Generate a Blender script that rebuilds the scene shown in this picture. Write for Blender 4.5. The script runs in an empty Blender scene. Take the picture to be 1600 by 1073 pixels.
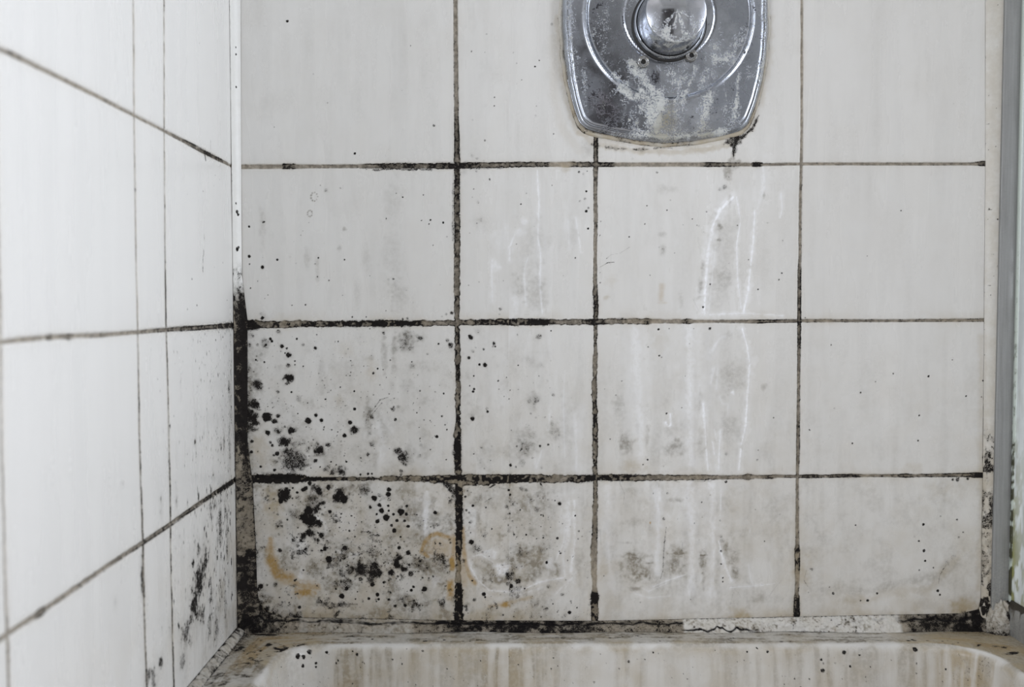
import bpy, math
import numpy as np
from mathutils import Vector, Matrix

# ------------------------------------------------------------------ camera, world, light, exposure
scene = bpy.context.scene
COL = scene.collection
FPX = 1500.0                       # focal length in picture widths of 1600
D = 0.92                           # camera to back wall
ZC = 0.864                         # camera height above the room floor datum
PITCH = math.atan(64.5 / FPX)
YAW = math.atan(5.0 / FPX)
cam_d = bpy.data.cameras.new('camera')
cam_d.sensor_width = 36.0
cam_d.lens = FPX / 1600 * 36.0
cam_d.clip_start = 0.01
cam_d.dof.use_dof = True
cam_d.dof.focus_distance = 0.915
cam_d.dof.aperture_fstop = 5.6
cam = bpy.data.objects.new('camera', cam_d)
COL.objects.link(cam)
cam.location = (0, -D, ZC)
cam.rotation_euler = (math.pi / 2 - PITCH, 0, -YAW)
scene.camera = cam

world = bpy.data.worlds.new('world')
scene.world = world
world.use_nodes = True
world.node_tree.nodes['Background'].inputs[0].default_value = (1.0, 0.965, 0.955, 1)
world.node_tree.nodes['Background'].inputs[1].default_value = 0.98

def area(name, loc, target, sx, sy, power, color):
    d = bpy.data.lights.new(name, 'AREA')
    d.shape = 'RECTANGLE'; d.size = sx; d.size_y = sy; d.energy = power; d.color = color
    o = bpy.data.objects.new(name, d); COL.objects.link(o)
    o.location = loc
    o.rotation_euler = (Vector(target) - Vector(loc)).to_track_quat('-Z', 'Y').to_euler()
    return o
area('assumed_window_light', (0.95, -0.80, 1.20), (-0.26, -0.48, 0.98), 0.6, 0.8, 18.5, (0.83, 0.855, 1.0))  # added area lamp for an assumed, unseen window; tuned to brighten left wall
area('left_fill_light', (-0.75, -1.35, 1.0), (0.5, 0, 0.95), 0.4, 0.7, 8.2, (0.86, 0.90, 1.0))  # added fill lamp from the left, balances the back wall; no opening known there

scene.view_settings.view_transform = 'Standard'
scene.view_settings.look = 'None'
scene.view_settings.exposure = 0.03
scene.view_settings.gamma = 1.0
scene.view_settings.use_curve_mapping = False

# ------------------------------------------------------------------ measuring helpers
rng = np.random.default_rng(7)
R3 = np.array(cam.rotation_euler.to_matrix())
CP = np.array([0, -D, ZC])

def ray(px, py):
    v = np.array([(px - 800.0) / FPX, -(py - 536.5) / FPX, -1.0])
    return R3 @ v
def on_back(px, py, y=0.0):
    r = ray(px, py); t = (y - CP[1]) / r[1]; p = CP + r * t
    return p[0], p[2]
XL = on_back(365.0, 250.0)[0]
def on_left(px, py):
    r = ray(px, py); t = (XL - CP[0]) / r[0]; p = CP + r * t
    return -p[1], p[2]                    # distance from the corner, height
ZR = on_back(700, 984)[1]
def on_level(px, py, z):
    r = ray(px, py); t = (z - CP[2]) / r[2]; p = CP + r * t
    return p[0], p[1]
MM = 0.001

# ------------------------------------------------------------------ noise and drawing fields
def vnoise(u, v, scale, seed):
    r = np.random.default_rng(seed)
    T = r.random((257, 257)).astype(np.float32)
    x = u / scale; y = v / scale
    xi = np.floor(x).astype(np.int64); yi = np.floor(y).astype(np.int64)
    fx = (x - xi).astype(np.float32); fy = (y - yi).astype(np.float32)
    fx = fx * fx * (3 - 2 * fx); fy = fy * fy * (3 - 2 * fy)
    a = xi % 256; b = yi % 256
    return (T[b, a] * (1 - fx) + T[b, a + 1] * fx) * (1 - fy) + (T[b + 1, a] * (1 - fx) + T[b + 1, a + 1] * fx) * fy
def fbm(u, v, scale, seed, octs=3, gain=0.55):
    s = 0; a = 1.0; tot = 0
    for k in range(octs):
        s = s + a * vnoise(u + 31.7 * k, v - 17.3 * k, scale / 2 ** k, seed + k); tot += a; a *= gain
    return s / tot
def sstep(a, b, x):
    t = np.clip((x - a) / (b - a), 0, 1)
    return t * t * (3 - 2 * t)

class Sheet:
    """A flat wall sheet measured in millimetres: u along, v up; holds dirt fields per point."""
    def __init__(s, u0, u1, v0, v1, step, seed, un=None):
        s.us = np.arange(u0, u1 + step * .5, step, dtype=np.float32) if un is None else un
        s.vs = np.arange(v0, v1 + step * .5, step, dtype=np.float32)
        s.U, s.V = np.meshgrid(s.us, s.vs)
        s.sh = s.U.shape
        s.F = {k: np.zeros(s.sh, np.float32) for k in ('mould', 'ochre', 'film', 'grime', 'grout', 'tan', 'height', 'dark')}
        s.n1 = fbm(s.U, s.V, 9.0, seed, 3)
        s.n2 = fbm(s.U, s.V, 3.4, seed + 10, 2)
        s.n3 = vnoise(s.U, s.V, 1.5, seed + 20)
        s.n0 = fbm(s.U, s.V, 30.0, seed + 30, 4)
    def win(s, u0, u1, v0, v1):
        i0, i1 = np.searchsorted(s.us, [u0, u1]); j0, j1 = np.searchsorted(s.vs, [v0, v1])
        return slice(max(j0 - 1, 0), j1 + 1), slice(max(i0 - 1, 0), i1 + 1)
    def blob(s, f, u, v, ru, rv=None, amp=1.0, soft=0.5, irr=0.35, mode='max', rot=0.0):
        rv = rv or ru
        m = max(ru, rv) * (1.5 + irr) + 1.5
        w = s.win(u - m, u + m, v - m, v + m)
        du = s.U[w] - u; dv = s.V[w] - v
        if du.size == 0: return
        if rot:
            c, q = math.cos(rot), math.sin(rot)
            du, dv = du * c + dv * q, -du * q + dv * c
        d = np.sqrt((du / ru) ** 2 + (dv / rv) ** 2)
        n = (s.n1[w] - .5) * 1.3 + (s.n2[w] - .5) * .9 if max(ru, rv) > 4 else (s.n2[w] - .5) * 1.1 + (s.n3[w] - .5) * .4
        d = d + irr * n * 1.6
        val = amp * (1 - sstep(1 - soft, 1 + soft * .45, d))
        A = s.F[f]
        A[w] = np.maximum(A[w], val) if mode == 'max' else A[w] + val
    def line(s, f, pts, w0, w1=None, amp=1.0, soft=0.6, irr=0.3, mode='max', fade=0.0):
        w1 = w0 if w1 is None else w1
        pts = [np.array(p, float) for p in pts]
        L = [0.0]
        for a, b in zip(pts, pts[1:]): L.append(L[-1] + float(np.hypot(*(b - a))))
        W = max(w0, w1) * 2.4 + 1.5
        us = [p[0] for p in pts]; vs = [p[1] for p in pts]
        w = s.win(min(us) - W, max(us) + W, min(vs) - W, max(vs) + W)
        U = s.U[w]; V = s.V[w]
        if U.size == 0: return
        best = np.full(U.shape, 1e9); T = np.zeros(U.shape)
        for k, (a, b) in enumerate(zip(pts, pts[1:])):
            ab = b - a; l2 = float(ab @ ab) + 1e-9
            t = np.clip(((U - a[0]) * ab[0] + (V - a[1]) * ab[1]) / l2, 0, 1)
            d = np.hypot(U - a[0] - t * ab[0], V - a[1] - t * ab[1])
            g = d < best
            best = np.where(g, d, best); T = np.where(g, (L[k] + t * math.sqrt(l2)) / L[-1], T)
        wd = w0 + (w1 - w0) * T
        wd = wd * (1 + irr * ((s.n1[w] - .5) * 2 + (s.n2[w] - .5) * 1.5))
        val = amp * (1 - sstep(1 - soft, 1 + soft * .5, best / np.maximum(wd, .05)))
        if fade: val = val * np.clip(np.minimum(T, 1 - T) / fade, 0, 1)
        A = s.F[f]
        A[w] = np.maximum(A[w], val) if mode == 'max' else A[w] + val
    def sample(s, arr, u, v):
        i = np.clip((u - s.us[0]) / (s.us[1] - s.us[0]), 0, len(s.us) - 1.001)
        j = np.clip((v - s.vs[0]) / (s.vs[1] - s.vs[0]), 0, len(s.vs) - 1.001)
        i0 = i.astype(int); j0 = j.astype(int); fi = i - i0; fj = j - j0
        return ((arr[j0, i0] * (1 - fi) + arr[j0, i0 + 1] * fi) * (1 - fj)
                + (arr[j0 + 1, i0] * (1 - fi) + arr[j0 + 1, i0 + 1] * fi) * fj)

def grid_mesh(name, P, fields=None, mat=None, parent=None, flip=False, wrap=False, smooth=True):
    """P: (rows, cols, 3) points -> one mesh object; fields: dict of (rows, cols) stored as two colour attributes."""
    nr, nc = P.shape[:2]
    me = bpy.data.meshes.new(name)
    idx = np.arange(nr * nc).reshape(nr, nc)
    if wrap: idx = np.concatenate([idx, idx[:, :1]], 1)
    a, b, c, d = idx[:-1, :-1], idx[:-1, 1:], idx[1:, 1:], idx[1:, :-1]
    q = np.stack([a, d, c, b] if flip else [a, b, c, d], -1).reshape(-1, 4).astype(np.int32)
    me.vertices.add(nr * nc); me.vertices.foreach_set('co', P.reshape(-1).astype(np.float32))
    me.loops.add(q.size); me.loops.foreach_set('vertex_index', q.reshape(-1))
    me.polygons.add(len(q)); me.polygons.foreach_set('loop_start', np.arange(0, q.size, 4, dtype=np.int32))
    me.update(calc_edges=True)
    if smooth: me.polygons.foreach_set('use_smooth', np.ones(len(q), bool))
    if fields is not None:
        z = np.zeros((nr, nc), np.float32)
        for nm, ks in (('dirt', ('mould', 'ochre', 'film', 'grime')), ('joint', ('grout', 'tan', 'dark', 'lime'))):
            arr = np.stack([fields.get(k, z) for k in ks], -1).astype(np.float32)
            at = me.attributes.new(nm, 'FLOAT_COLOR', 'POINT')
            at.data.foreach_set('color', np.clip(arr, 0, 4).reshape(-1))
    me.validate(clean_customdata=False)
    o = bpy.data.objects.new(name, me)
    COL.objects.link(o)
    if mat: me.materials.append(mat)
    if parent: o.parent = parent
    return o

def tag(o, label=None, cat=None, group=None, kind=None):
    if label: o['label'] = label
    if cat: o['category'] = cat
    if group: o['group'] = group
    if kind: o['kind'] = kind
    return o
def empty(name, loc):
    o = bpy.data.objects.new(name, None); COL.objects.link(o)
    o.empty_display_size = .05; o.location = loc
    return o

# ------------------------------------------------------------------ materials
class NT:
    def __init__(s, name):
        s.m = bpy.data.materials.new(name); s.m.use_nodes = True
        s.t = s.m.node_tree; s.b = s.t.nodes['Principled BSDF']
    def n(s, typ, **kw):
        nd = s.t.nodes.new(typ)
        for k, v in kw.items(): setattr(nd, k, v)
        return nd
    def link(s, a, b): s.t.links.new(a, b)
    def put(s, sock, v):
        if isinstance(v, bpy.types.NodeSocket): s.link(v, sock)
        else: sock.default_value = v
    def math(s, op, a, b=0.0, c=0.0, clamp=False):
        nd = s.n('ShaderNodeMath', operation=op, use_clamp=clamp)
        s.put(nd.inputs[0], a); s.put(nd.inputs[1], b)
        if op in ('MULTIPLY_ADD',): s.put(nd.inputs[2], c)
        return nd.outputs[0]
    def ramp(s, x, a, b, lo=0.0, hi=1.0):
        nd = s.n('ShaderNodeMapRange', interpolation_type='SMOOTHSTEP')
        s.put(nd.inputs['Value'], x)
        for k, v in zip(('From Min', 'From Max', 'To Min', 'To Max'), (a, b, lo, hi)): s.put(nd.inputs[k], v)
        return nd.outputs[0]
    def mix(s, f, a, b):
        nd = s.n('ShaderNodeMix', data_type='RGBA')
        s.put(nd.inputs[0], f); s.put(nd.inputs[6], a if not isinstance(a, tuple) else (*a, 1)); s.put(nd.inputs[7], b if not isinstance(b, tuple) else (*b, 1))
        return nd.outputs[2]
    def noise(s, scale, detail=3.0, rough=.55, vec=None, sc=None):
        if vec is None:
            vec = s.n('ShaderNodeTexCoord').outputs['Object']
        if sc:
            mp = s.n('ShaderNodeMapping'); s.link(vec, mp.inputs[0]); mp.inputs['Scale'].default_value = sc; vec = mp.outputs[0]
        nd = s.n('ShaderNodeTexNoise'); s.link(vec, nd.inputs['Vector'])
        nd.inputs['Scale'].default_value = scale; nd.inputs['Detail'].default_value = detail; nd.inputs['Roughness'].default_value = rough
        return nd.outputs['Fac']
    def attr(s, name):
        a = s.n('ShaderNodeAttribute', attribute_name=name)
        sp = s.n('ShaderNodeSeparateColor'); s.link(a.outputs['Color'], sp.inputs[0])
        return sp.outputs[0], sp.outputs[1], sp.outputs[2], a.outputs['Alpha']

def dirty(name, base, grout=(.37, .33, .27), rough=.22, base_var=.04, coat=0.0, mouldcol=(.012, .010, .009), bumpk=1.0):
    k = NT(name)
    mould, ochre, film, grime = k.attr('dirt')
    g, tan, dark, lime = k.attr('joint')
    nf = k.noise(900, 3, .65); nm = k.noise(260, 3, .6); nl = k.noise(60, 4, .6)
    streak = k.noise(40, 3, .5, sc=(1.0, 1.0, .10))
    streak2 = k.noise(150, 3, .5, sc=(1.0, 1.0, .07))
    c = k.mix(k.ramp(streak, .3, .72), base, tuple(x * (1 - base_var) for x in base))
    c = k.mix(k.math('MULTIPLY', k.ramp(streak2, .5, .75), base_var * 2, clamp=True), c, tuple(min(1, x * 1.12) for x in base))
    # soap film: paler, matt
    fv = k.math('MULTIPLY', film, k.math('MULTIPLY', k.ramp(streak2, .25, .62, .55, 1.0), k.ramp(nm, .28, .62, .35, 1.05)), clamp=True)
    c = k.mix(fv, c, (.90, .91, .93))
    # grout base
    gc = k.mix(k.ramp(nm, .32, .68), grout, tuple(x * .62 for x in grout))
    gc = k.mix(k.math('MULTIPLY', tan, .4, clamp=True), gc, (.42, .35, .26))
    c = k.mix(g, c, gc)
    # grey grime
    gr = k.math('MULTIPLY', grime, k.ramp(nm, .30, .62, .45, 1.15), clamp=True)
    c = k.mix(gr, c, k.mix(g, (.20, .185, .155), (.125, .11, .088)))
    # tan wash
    tw = k.math('MULTIPLY', tan, k.ramp(nl, .3, .65, .5, 1.0), clamp=True)
    c = k.mix(tw, c, (.39, .325, .22))
    # ochre / rust
    oc = k.math('MULTIPLY', ochre, k.ramp(nm, .25, .6, .6, 1.0), clamp=True)
    c = k.mix(oc, c, (.36, .225, .065))
    # mould: speckled at low density, solid at high
    th_ = k.math('ADD', mould, k.math('ADD', k.math('MULTIPLY_ADD', nf, 2.0, -.98), k.math('MULTIPLY_ADD', nm, 1.3, -.65)))
    mf = k.math('MULTIPLY', k.ramp(th_, .50, .95), k.ramp(mould, .04, .16))
    soft_ = k.math('MULTIPLY', k.ramp(mould, .10, 1.15), .80)
    c = k.mix(soft_, c, (.060, .052, .043))
    c = k.mix(mf, c, mouldcol)
    c = k.mix(k.math('MULTIPLY', dark, 1.0, clamp=True), c, (.006, .005, .005))
    c = k.mix(k.math('MULTIPLY', lime, k.ramp(nf, .3, .6, .5, 1.0), clamp=True), c, (.66, .64, .58))
    k.link(c, k.b.inputs['Base Color'])
    r = k.math('ADD', k.math('MULTIPLY_ADD', fv, .28, rough), k.math('MULTIPLY', streak, .10))
    for s_, a_ in ((gr, .3), (g, .5), (mf, .55), (oc, .15), (lime, .4)):
        r = k.math('MULTIPLY_ADD', s_, a_, r)
    r = k.math('MINIMUM', r, .92)
    k.link(r, k.b.inputs['Roughness'])
    sp = k.math('SUBTRACT', .5, k.math('MULTIPLY', k.math('MAXIMUM', mf, g), .32), clamp=True)
    k.link(sp, k.b.inputs['Specular IOR Level'])
    h = k.math('ADD', k.math('MULTIPLY', nf, k.math('ADD', k.math('MULTIPLY', g, .9), k.math('MULTIPLY', mf, .7), clamp=False)), k.math('MULTIPLY', nm, k.math('MULTIPLY', g, 1.2)))
    h = k.math('ADD', h, k.math('MULTIPLY', fv, .25))
    bp = k.n('ShaderNodeBump'); bp.inputs['Strength'].default_value = .8; bp.inputs['Distance'].default_value = .0004 * bumpk
    k.link(h, bp.inputs['Height']); k.link(bp.outputs[0], k.b.inputs['Normal'])
    return k.m

M_TILE = dirty('glazed_tile', (.665, .655, .625))
M_TUB = dirty('enamel', (.64, .63, .60), rough=.20, base_var=.05)
M_SEAL = dirty('silicone', (.70, .70, .67), grout=(.15, .133, .11), rough=.38)

# ------------------------------------------------------------------ wall_back
b = on_back
def BP(px, py):
    x, z = b(px, py); return x / MM, z / MM
S = 0.6133                                  # millimetres on the back wall per unit of the survey
XR = b(1553, 500)[0]
u0, u1 = XL / MM, b(1556, 500)[0] / MM
v0, v1 = BP(800, 992)[1], BP(800, -75)[1]
W = Sheet(u0, u1, v0, v1, 0.72, 100)

# joints: list of (px, py, half width, mould level)
V_JOINTS = [
    [(711, -80, 3.6, .25), (712, 60, 3.6, .30), (713, 180, 3.8, .45), (714, 215, 4.2, .9), (714, 262, 4.4, .95), (714, 330, 4.5, .95), (714, 380, 4.6, .70), (714, 440, 4.6, .65), (714, 500, 4.2, .6), (715, 560, 4.0, .75), (716, 600, 3.9, .6), (716, 660, 4.0, .65), (715, 700, 5.6, .9), (716, 745, 5.5, .6), (717, 775, 4.5, 1.1), (717, 850, 4.0, 1.0), (716, 880, 4.5, .45), (716, 900, 4.8, .35), (717, 925, 4.6, 1.1), (716, 990, 5.2, 1.3)],
    [(931, -80, 3.2, .4), (931, 222, 3.4, .9), (931, 258, 3.4, .8), (930, 300, 3.4, .35), (931, 340, 3.4, .4), (930, 400, 3.2, .2), (930, 440, 3.4, .5), (931, 475, 3.8, .9), (931, 500, 3.4, .6), (930, 545, 3.6, .4), (929, 600, 3.4, .65), (930, 680, 3.6, .75), (930, 740, 3.6, .6), (930, 800, 3.8, .5), (929, 830, 5.4, .55), (928, 870, 6.0, .25), (929, 920, 4.8, .1), (929, 930, 4.8, 1.2), (929, 950, 4.8, .9), (929, 990, 5, .9)],
    [(1253, -80, 2.2, .05), (1253, 200, 2.3, .08), (1252, 256, 2.6, .2), (1251, 300, 2.5, .3), (1250, 400, 2.5, .35), (1249, 430, 2.8, .6), (1249, 500, 2.8, .7), (1248, 600, 2.6, .35), (1247, 700, 2.8, .6), (1246, 745, 2.6, .3), (1246, 800, 2.8, .3), (1246, 850, 3.2, .4), (1246, 860, 4.4, 1.1), (1246, 890, 4.0, .7), (1246, 905, 3.6, .3), (1245, 928, 3.6, .4), (1245, 935, 4.6, 1.2), (1245, 958, 5.4, 1.2), (1245, 990, 3, 1.0)],
]
H_JOINTS = [
    [(350, 260, 4.0, .05), (380, 260.5, 4.0, .05), (440, 260, 4.0, .15), (443, 260, 4.0, .95), (458, 260, 4.0, .95), (463, 260, 4.0, .25), (500, 260, 3.2, .25), (560, 259.5, 3.2, .35), (600, 259, 4.0, .85), (640, 259, 4.2, .95), (665, 259, 4.0, .6), (685, 259, 4.4, 1.0), (714, 259, 4.6, 1.1), (740, 258, 4.5, 1.0), (760, 258, 4.4, .7), (830, 257, 4.0, .75), (850, 257, 3.6, .8), (866, 257, 4.5, .05), (890, 257, 5.5, .05), (897, 257, 3.2, 1.0), (930, 257, 3.6, 1.0), (955, 257, 3.4, .8), (965, 257, 3.6, .2), (1090, 257, 3.8, .12), (1108, 257, 3.6, .8), (1125, 257, 3.4, .6), (1150, 257, 3.4, .35), (1174, 257, 3.0, .25), (1178, 257, 3.2, 1.3), (1188, 257, 3.2, 1.2), (1192, 257, 2.2, .4), (1250, 256, 2.4, .18), (1300, 256, 2.4, .2), (1520, 256, 2.6, .25), (1535, 255.5, 4.0, .75), (1560, 255, 4, .3)],
    [(350, 508, 7.0, 1.3), (395, 507, 6.0, 1.2), (410, 507, 5.6, .75), (450, 507, 5.2, .65), (480, 506, 4.6, .7), (520, 506, 4.4, .75), (600, 505, 4.2, 1.0), (650, 505, 4.4, .8), (680, 505, 4.6, .5), (714, 504, 5.0, .5), (760, 503, 5.0, .7), (800, 503, 5.2, .75), (850, 503, 5.2, .85), (870, 503, 4.8, .45), (915, 503, 5.0, .55), (930, 503, 5.0, .9), (960, 502, 4.6, .45), (1005, 502, 4.2, .6), (1012, 502, 4.6, 1.1), (1020, 502, 3.8, .2), (1065, 502, 3.8, .3), (1075, 502, 4.2, .9), (1085, 502, 3.0, .15), (1150, 502, 2.6, .3), (1190, 502, 2.8, .65), (1250, 501, 2.6, .4), (1400, 501, 2.2, .35), (1535, 500, 2.6, .4), (1560, 500, 3, .3)],
    [(350, 747, 5.0, 1.3), (395, 748, 4.8, 1.2), (460, 747, 5.0, 1.25), (485, 748, 3.2, .8), (560, 748, 2.4, .6), (600, 748, 3.0, .55), (650, 748, 4.8, .55), (700, 749, 7.5, .7), (716, 749, 9.0, .7), (750, 749, 8.5, .75), (790, 748, 6.2, .95), (830, 747, 6.5, .7), (870, 748, 7.0, .45), (890, 748, 5.5, .6), (905, 748, 6.0, .8), (930, 746, 4.0, .9), (980, 746, 4.6, .95), (1020, 746, 4.5, .6), (1100, 746, 4.0, .55), (1140, 746, 3.5, .3), (1160, 745, 3.6, .4), (1168, 745, 5.0, 1.0), (1180, 745, 3.0, .3), (1205, 745, 3.2, .8), (1215, 744, 2.5, .3), (1250, 744, 2.5, .5), (1268, 744, 2.8, 1.1), (1285, 744, 2.3, .4), (1320, 743, 2.4, 1.2), (1340, 743, 2.4, 1.0), (1350, 743, 2.2, .3), (1405, 743, 2.6, .5), (1415, 743, 3.0, .9), (1430, 743, 2.4, .4), (1510, 742, 3, .8), (1530, 742, 4.5, 1.2), (1560, 742, 4, .8)],
]
def joint_arrays(line, vert, conv):
    P = [(*conv(p[0], p[1]), p[2] * S, p[3]) for p in line]
    P.sort(key=lambda p: p[1] if vert else p[0])
    P = np.array(P)
    return (P[:, 1], P[:, 0], P[:, 2], P[:, 3]) if vert else (P[:, 0], P[:, 1], P[:, 2], P[:, 3])

def joints(sh, vj, hj, conv, edges=(), jag=1.0, jagmap=None, thin=.82, lf=1.0):
    """Signed distance into the tiles from every joint; joint mould level; writes grout, height, mould."""
    sd = np.full(sh.sh, 60.0, np.float32); lev = np.zeros(sh.sh, np.float32); spread = np.zeros(sh.sh, np.float32)
    jn = (sh.n1 - .5) * 2.4 + (sh.n2 - .5) * 2.0
    jm = jagmap if jagmap is not None else 1.0
    for lst, vert in ((vj, True), (hj, False)):
        for ln in lst:
            t, c, hw, lv = joint_arrays(ln, vert, conv)
            A, B = (sh.V, sh.U) if vert else (sh.U, sh.V)
            cc = np.interp(A, t, c); hh = np.interp(A, t, hw) * thin; ll = np.interp(A, t, lv) * lf
            d = np.abs(B - cc) - hh + jn * jag * jm * np.clip(.25 + ll * .9, 0, 1.2)
            near = np.exp(-np.maximum(d, 0) / (0.5 + 1.5 * np.clip(ll, 0, 1.3)))
            lev = np.maximum(lev, ll * (d < .9))
            spread = np.maximum(spread, np.clip(ll - .35, 0, 1) * near)
            sd = np.minimum(sd, d)
    for e in edges:
        sd = np.minimum(sd, e)
    g = 1 - sstep(-.25, .45, sd)
    sh.sd = sd
    n_ = .62 + .75 * sh.n2 + .55 * (sh.n1 - .5)
    sh.F['grout'] = np.maximum(sh.F['grout'], g)
    sh.F['grime'] += g * np.clip(lev, 0, 1) * (.85 + 1.1 * sh.n1) + .5 * spread * (1 - g) * sh.n1
    along = lev * (.50 + 1.6 * (sh.n2 - .5) + 1.0 * (sh.n3 - .5) + 1.0 * (sh.n1 - .5)) + (lev > 1.02) * .5
    edge = np.exp(-(sd / .68) ** 2) * np.clip(lev * 1.6, 0, 1.15) * (.45 + 1.0 * sh.n1)
    m = np.maximum(along * g * .95, edge * 1.0)
    m = np.maximum(m, np.clip(spread * 2.2, 0, 1) * sstep(.48, .66, sh.n2 * .55 + sh.n1 * .45 + spread * .22) * jm)
    sh.F['mould'] = np.maximum(sh.F['mould'], m)
    sh.F['tan'] = np.maximum(sh.F['tan'], np.exp(-np.maximum(sd, 0) / 2.4) * .50 * (1 - g) * np.clip(lev * 0 + .35 + spread, 0, 1))
    # profile: glaze edge rounds over 1.6 mm, joint 1.1 mm deep with lumps
    prof = np.sqrt(np.clip(1 - (1 - np.clip((sd + .3) / 1.9, 0, 1)) ** 2, 0, 1))
    sh.F['height'] = -(1 - prof) * 1.15 + g * (sh.n2 - .4) * .9 + g * (sh.n1 - .5) * .9 + sstep(.4, .9, m) * .12
    return sd

# free edges of the tiling (left beside the corner bead, bottom above the tub bead, right beside the screen bead)
def edge_u(pts, sign):
    P = np.array([BP(*p) for p in pts]); P = P[np.argsort(P[:, 1])]
    return sign * (W.U - np.interp(W.V, P[:, 1], P[:, 0]))
def edge_v(pts, sign):
    P = np.array([BP(*p) for p in pts]); P = P[np.argsort(P[:, 0])]
    return sign * (W.V - np.interp(W.U, P[:, 0], P[:, 1]))
low = np.clip((BP(0, 420)[1] - W.V) / 120, 0, 1) * np.clip((BP(760, 0)[0] - W.U) / 60 + .35, .25, 1)
wob = ((W.n1 - .5) * 2.6 + (W.n2 - .5) * 1.2)
e_l = edge_u([(373, -80), (375, 250), (377, 430), (384, 500), (384, 690), (391, 755), (395, 850), (396, 920), (399, 990)], 1) + wob * low * .8
e_r = edge_u([(1541, -80), (1541, 250), (1539, 500), (1536, 745), (1534, 930), (1530, 990)], -1) + wob * .25
e_b = edge_v([(370, 955), (405, 955), (440, 966), (560, 968), (700, 971), (830, 972), (925, 972), (1010, 971), (1240, 966), (1400, 964), (1500, 961), (1560, 950)], 1) + wob * .5
def smin(a, b_, k):
    h = np.clip(.5 + .5 * (b_ - a) / k, 0, 1)
    return b_ * (1 - h) + a * h - k * h * (1 - h)
e_lb = smin(e_l, e_b, 26.0); e_rb = smin(e_r, e_b, 12.0)
jagmap = .30 + .9 * np.clip((BP(0, 330)[1] - W.V) / 150, 0, 1) * np.clip((BP(1250, 0)[0] - W.U) / 150, 0, 1) + .35 * (W.V < BP(0, 230)[1]) * (W.U < BP(930, 0)[0])
joints(W, V_JOINTS, H_JOINTS, BP, edges=(e_lb, e_rb), jag=1.0, jagmap=jagmap)

def spots(sh, conv, ox, oy, sc, lst, k=1.0, field='mould'):
    for t in lst:
        x, y, r = t[:3]; a = t[3] if len(t) > 3 else 1.0
        u, v = conv(ox + x / sc, oy + y / sc)
        rr = max(r / sc * S * k, .62)
        big = rr > 3.2
        sh.blob(field, u, v, rr * (1.22 if not big else 1.42), None, a * (1.15 if not big else 1.12), .55 if not big else .85, .30 if not big else .55)
        if rr > 1.6 and field == 'mould':          # soft halo round the bigger colonies
            sh.blob('grime', u, v, rr * 1.7, None, a * .34, .95, .4)
def gl(sh, conv, f, ox, oy, sc, pts, w0, w1=None, **kw):
    m_ = {'ochre': 2.0, 'film': 1.35}.get(f, 1.0); w0 = w0 * m_; w1 = None if w1 is None else w1 * m_
    sh.line(f, [conv(ox + x / sc, oy + y / sc) for x, y in pts], w0 / sc * S, None if w1 is None else w1 / sc * S, **kw)
def gb(sh, conv, f, ox, oy, sc, x, y, rx, ry=None, **kw):
    u, v = conv(ox + x / sc, oy + y / sc)
    sh.blob(f, u, v, rx / sc * S, (ry or rx) / sc * S, **kw)

# top row
spots(W, BP, 350, 0, 2.909, [(288, 96, 5), (595, 697, 5), (954, 570, 6, .7), (848, 207, 3, .7), (406, 336, 4, .5), (427, 352, 3, .5), (470, 467, 3, .5), (228, 577, 3, .6), (176, 225, 3, .4), (808, 411, 4, .4), (1193, 155, 5, .5), (1125, 233, 4, .6), (1186, 238, 3, .6), (1315, 238, 4, .5), (1330, 288, 3, .7), (1432, 275, 3, .7), (1414, 303, 4, .8), (1353, 363, 3, .8), (1330, 380, 3, .6), (1230, 442, 3, .8), (1228, 481, 4, .8), (1186, 638, 5, .7), (1497, 608, 4, .7), (1420, 482, 4, .6), (1417, 525, 6, .35), (1188, 480, 8, .2), (1130, 545, 5, .4), (1490, 110, 7, .5), (1128, 708, 8, .35), (1150, 720, 7, .4), (1180, 730, 6, .3)])
# second row, first tile
spots(W, BP, 350, 240, 3.833, [(150, 436, 7), (235, 409, 7, .8), (242, 408, 5), (151, 614, 8), (153, 662, 5, .9), (231, 680, 10, .95), (320, 635, 7, .9), (565, 623, 5), (721, 635, 5), (158, 805, 5), (407, 907, 4), (488, 905, 5), (230, 985, 9), (240, 975, 32, .35), (629, 759, 5), (972, 388, 4), (1236, 397, 5), (1313, 415, 6), (1228, 421, 4), (1182, 400, 3), (1070, 261, 5, .8), (1194, 247, 5, .8), (1032, 238, 4, .8), (768, 978, 6, .9), (852, 978, 5, .8), (1365, 955, 12, .85), (1330, 960, 9, .5), (1305, 975, 8, .5), (1252, 548, 4, .8), (874, 731, 4, .8), (985, 755, 8, .4), (1015, 750, 8, .5), (1092, 818, 5, .5), (545, 660, 5, .6), (472, 463, 4, .6), (460, 488, 4, .6), (509, 413, 4, .6), (418, 527, 4, .5), (600, 742, 4, .4), (658, 706, 4, .4), (710, 848, 3, .8), (692, 565, 12, .35), (245, 867, 4, .7), (263, 846, 3, .7), (201, 764, 3, .7), (232, 622, 3, .6), (577, 190, 3, .7), (697, 206, 7, .45), (612, 222, 12, .4), (395, 618, 10, .25), (1040, 130, 30, .14), (1010, 160, 30, .12), (1335, 497, 6, .5), (1295, 785, 3, .6), (560, 735, 5, .5), (432, 655, 6, .4), (970, 940, 4, .7), (1100, 985, 8, .7), (1070, 988, 6, .7)])
for (x, y, r) in ((540, 258, 20), (514, 358, 14)):
    for a in np.linspace(0, 5.6, 9):
        gb(W, BP, 'grime', 350, 240, 3.833, x + r * math.cos(a), y + r * 1.3 * math.sin(a), 6, amp=.8, soft=.6)
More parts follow.
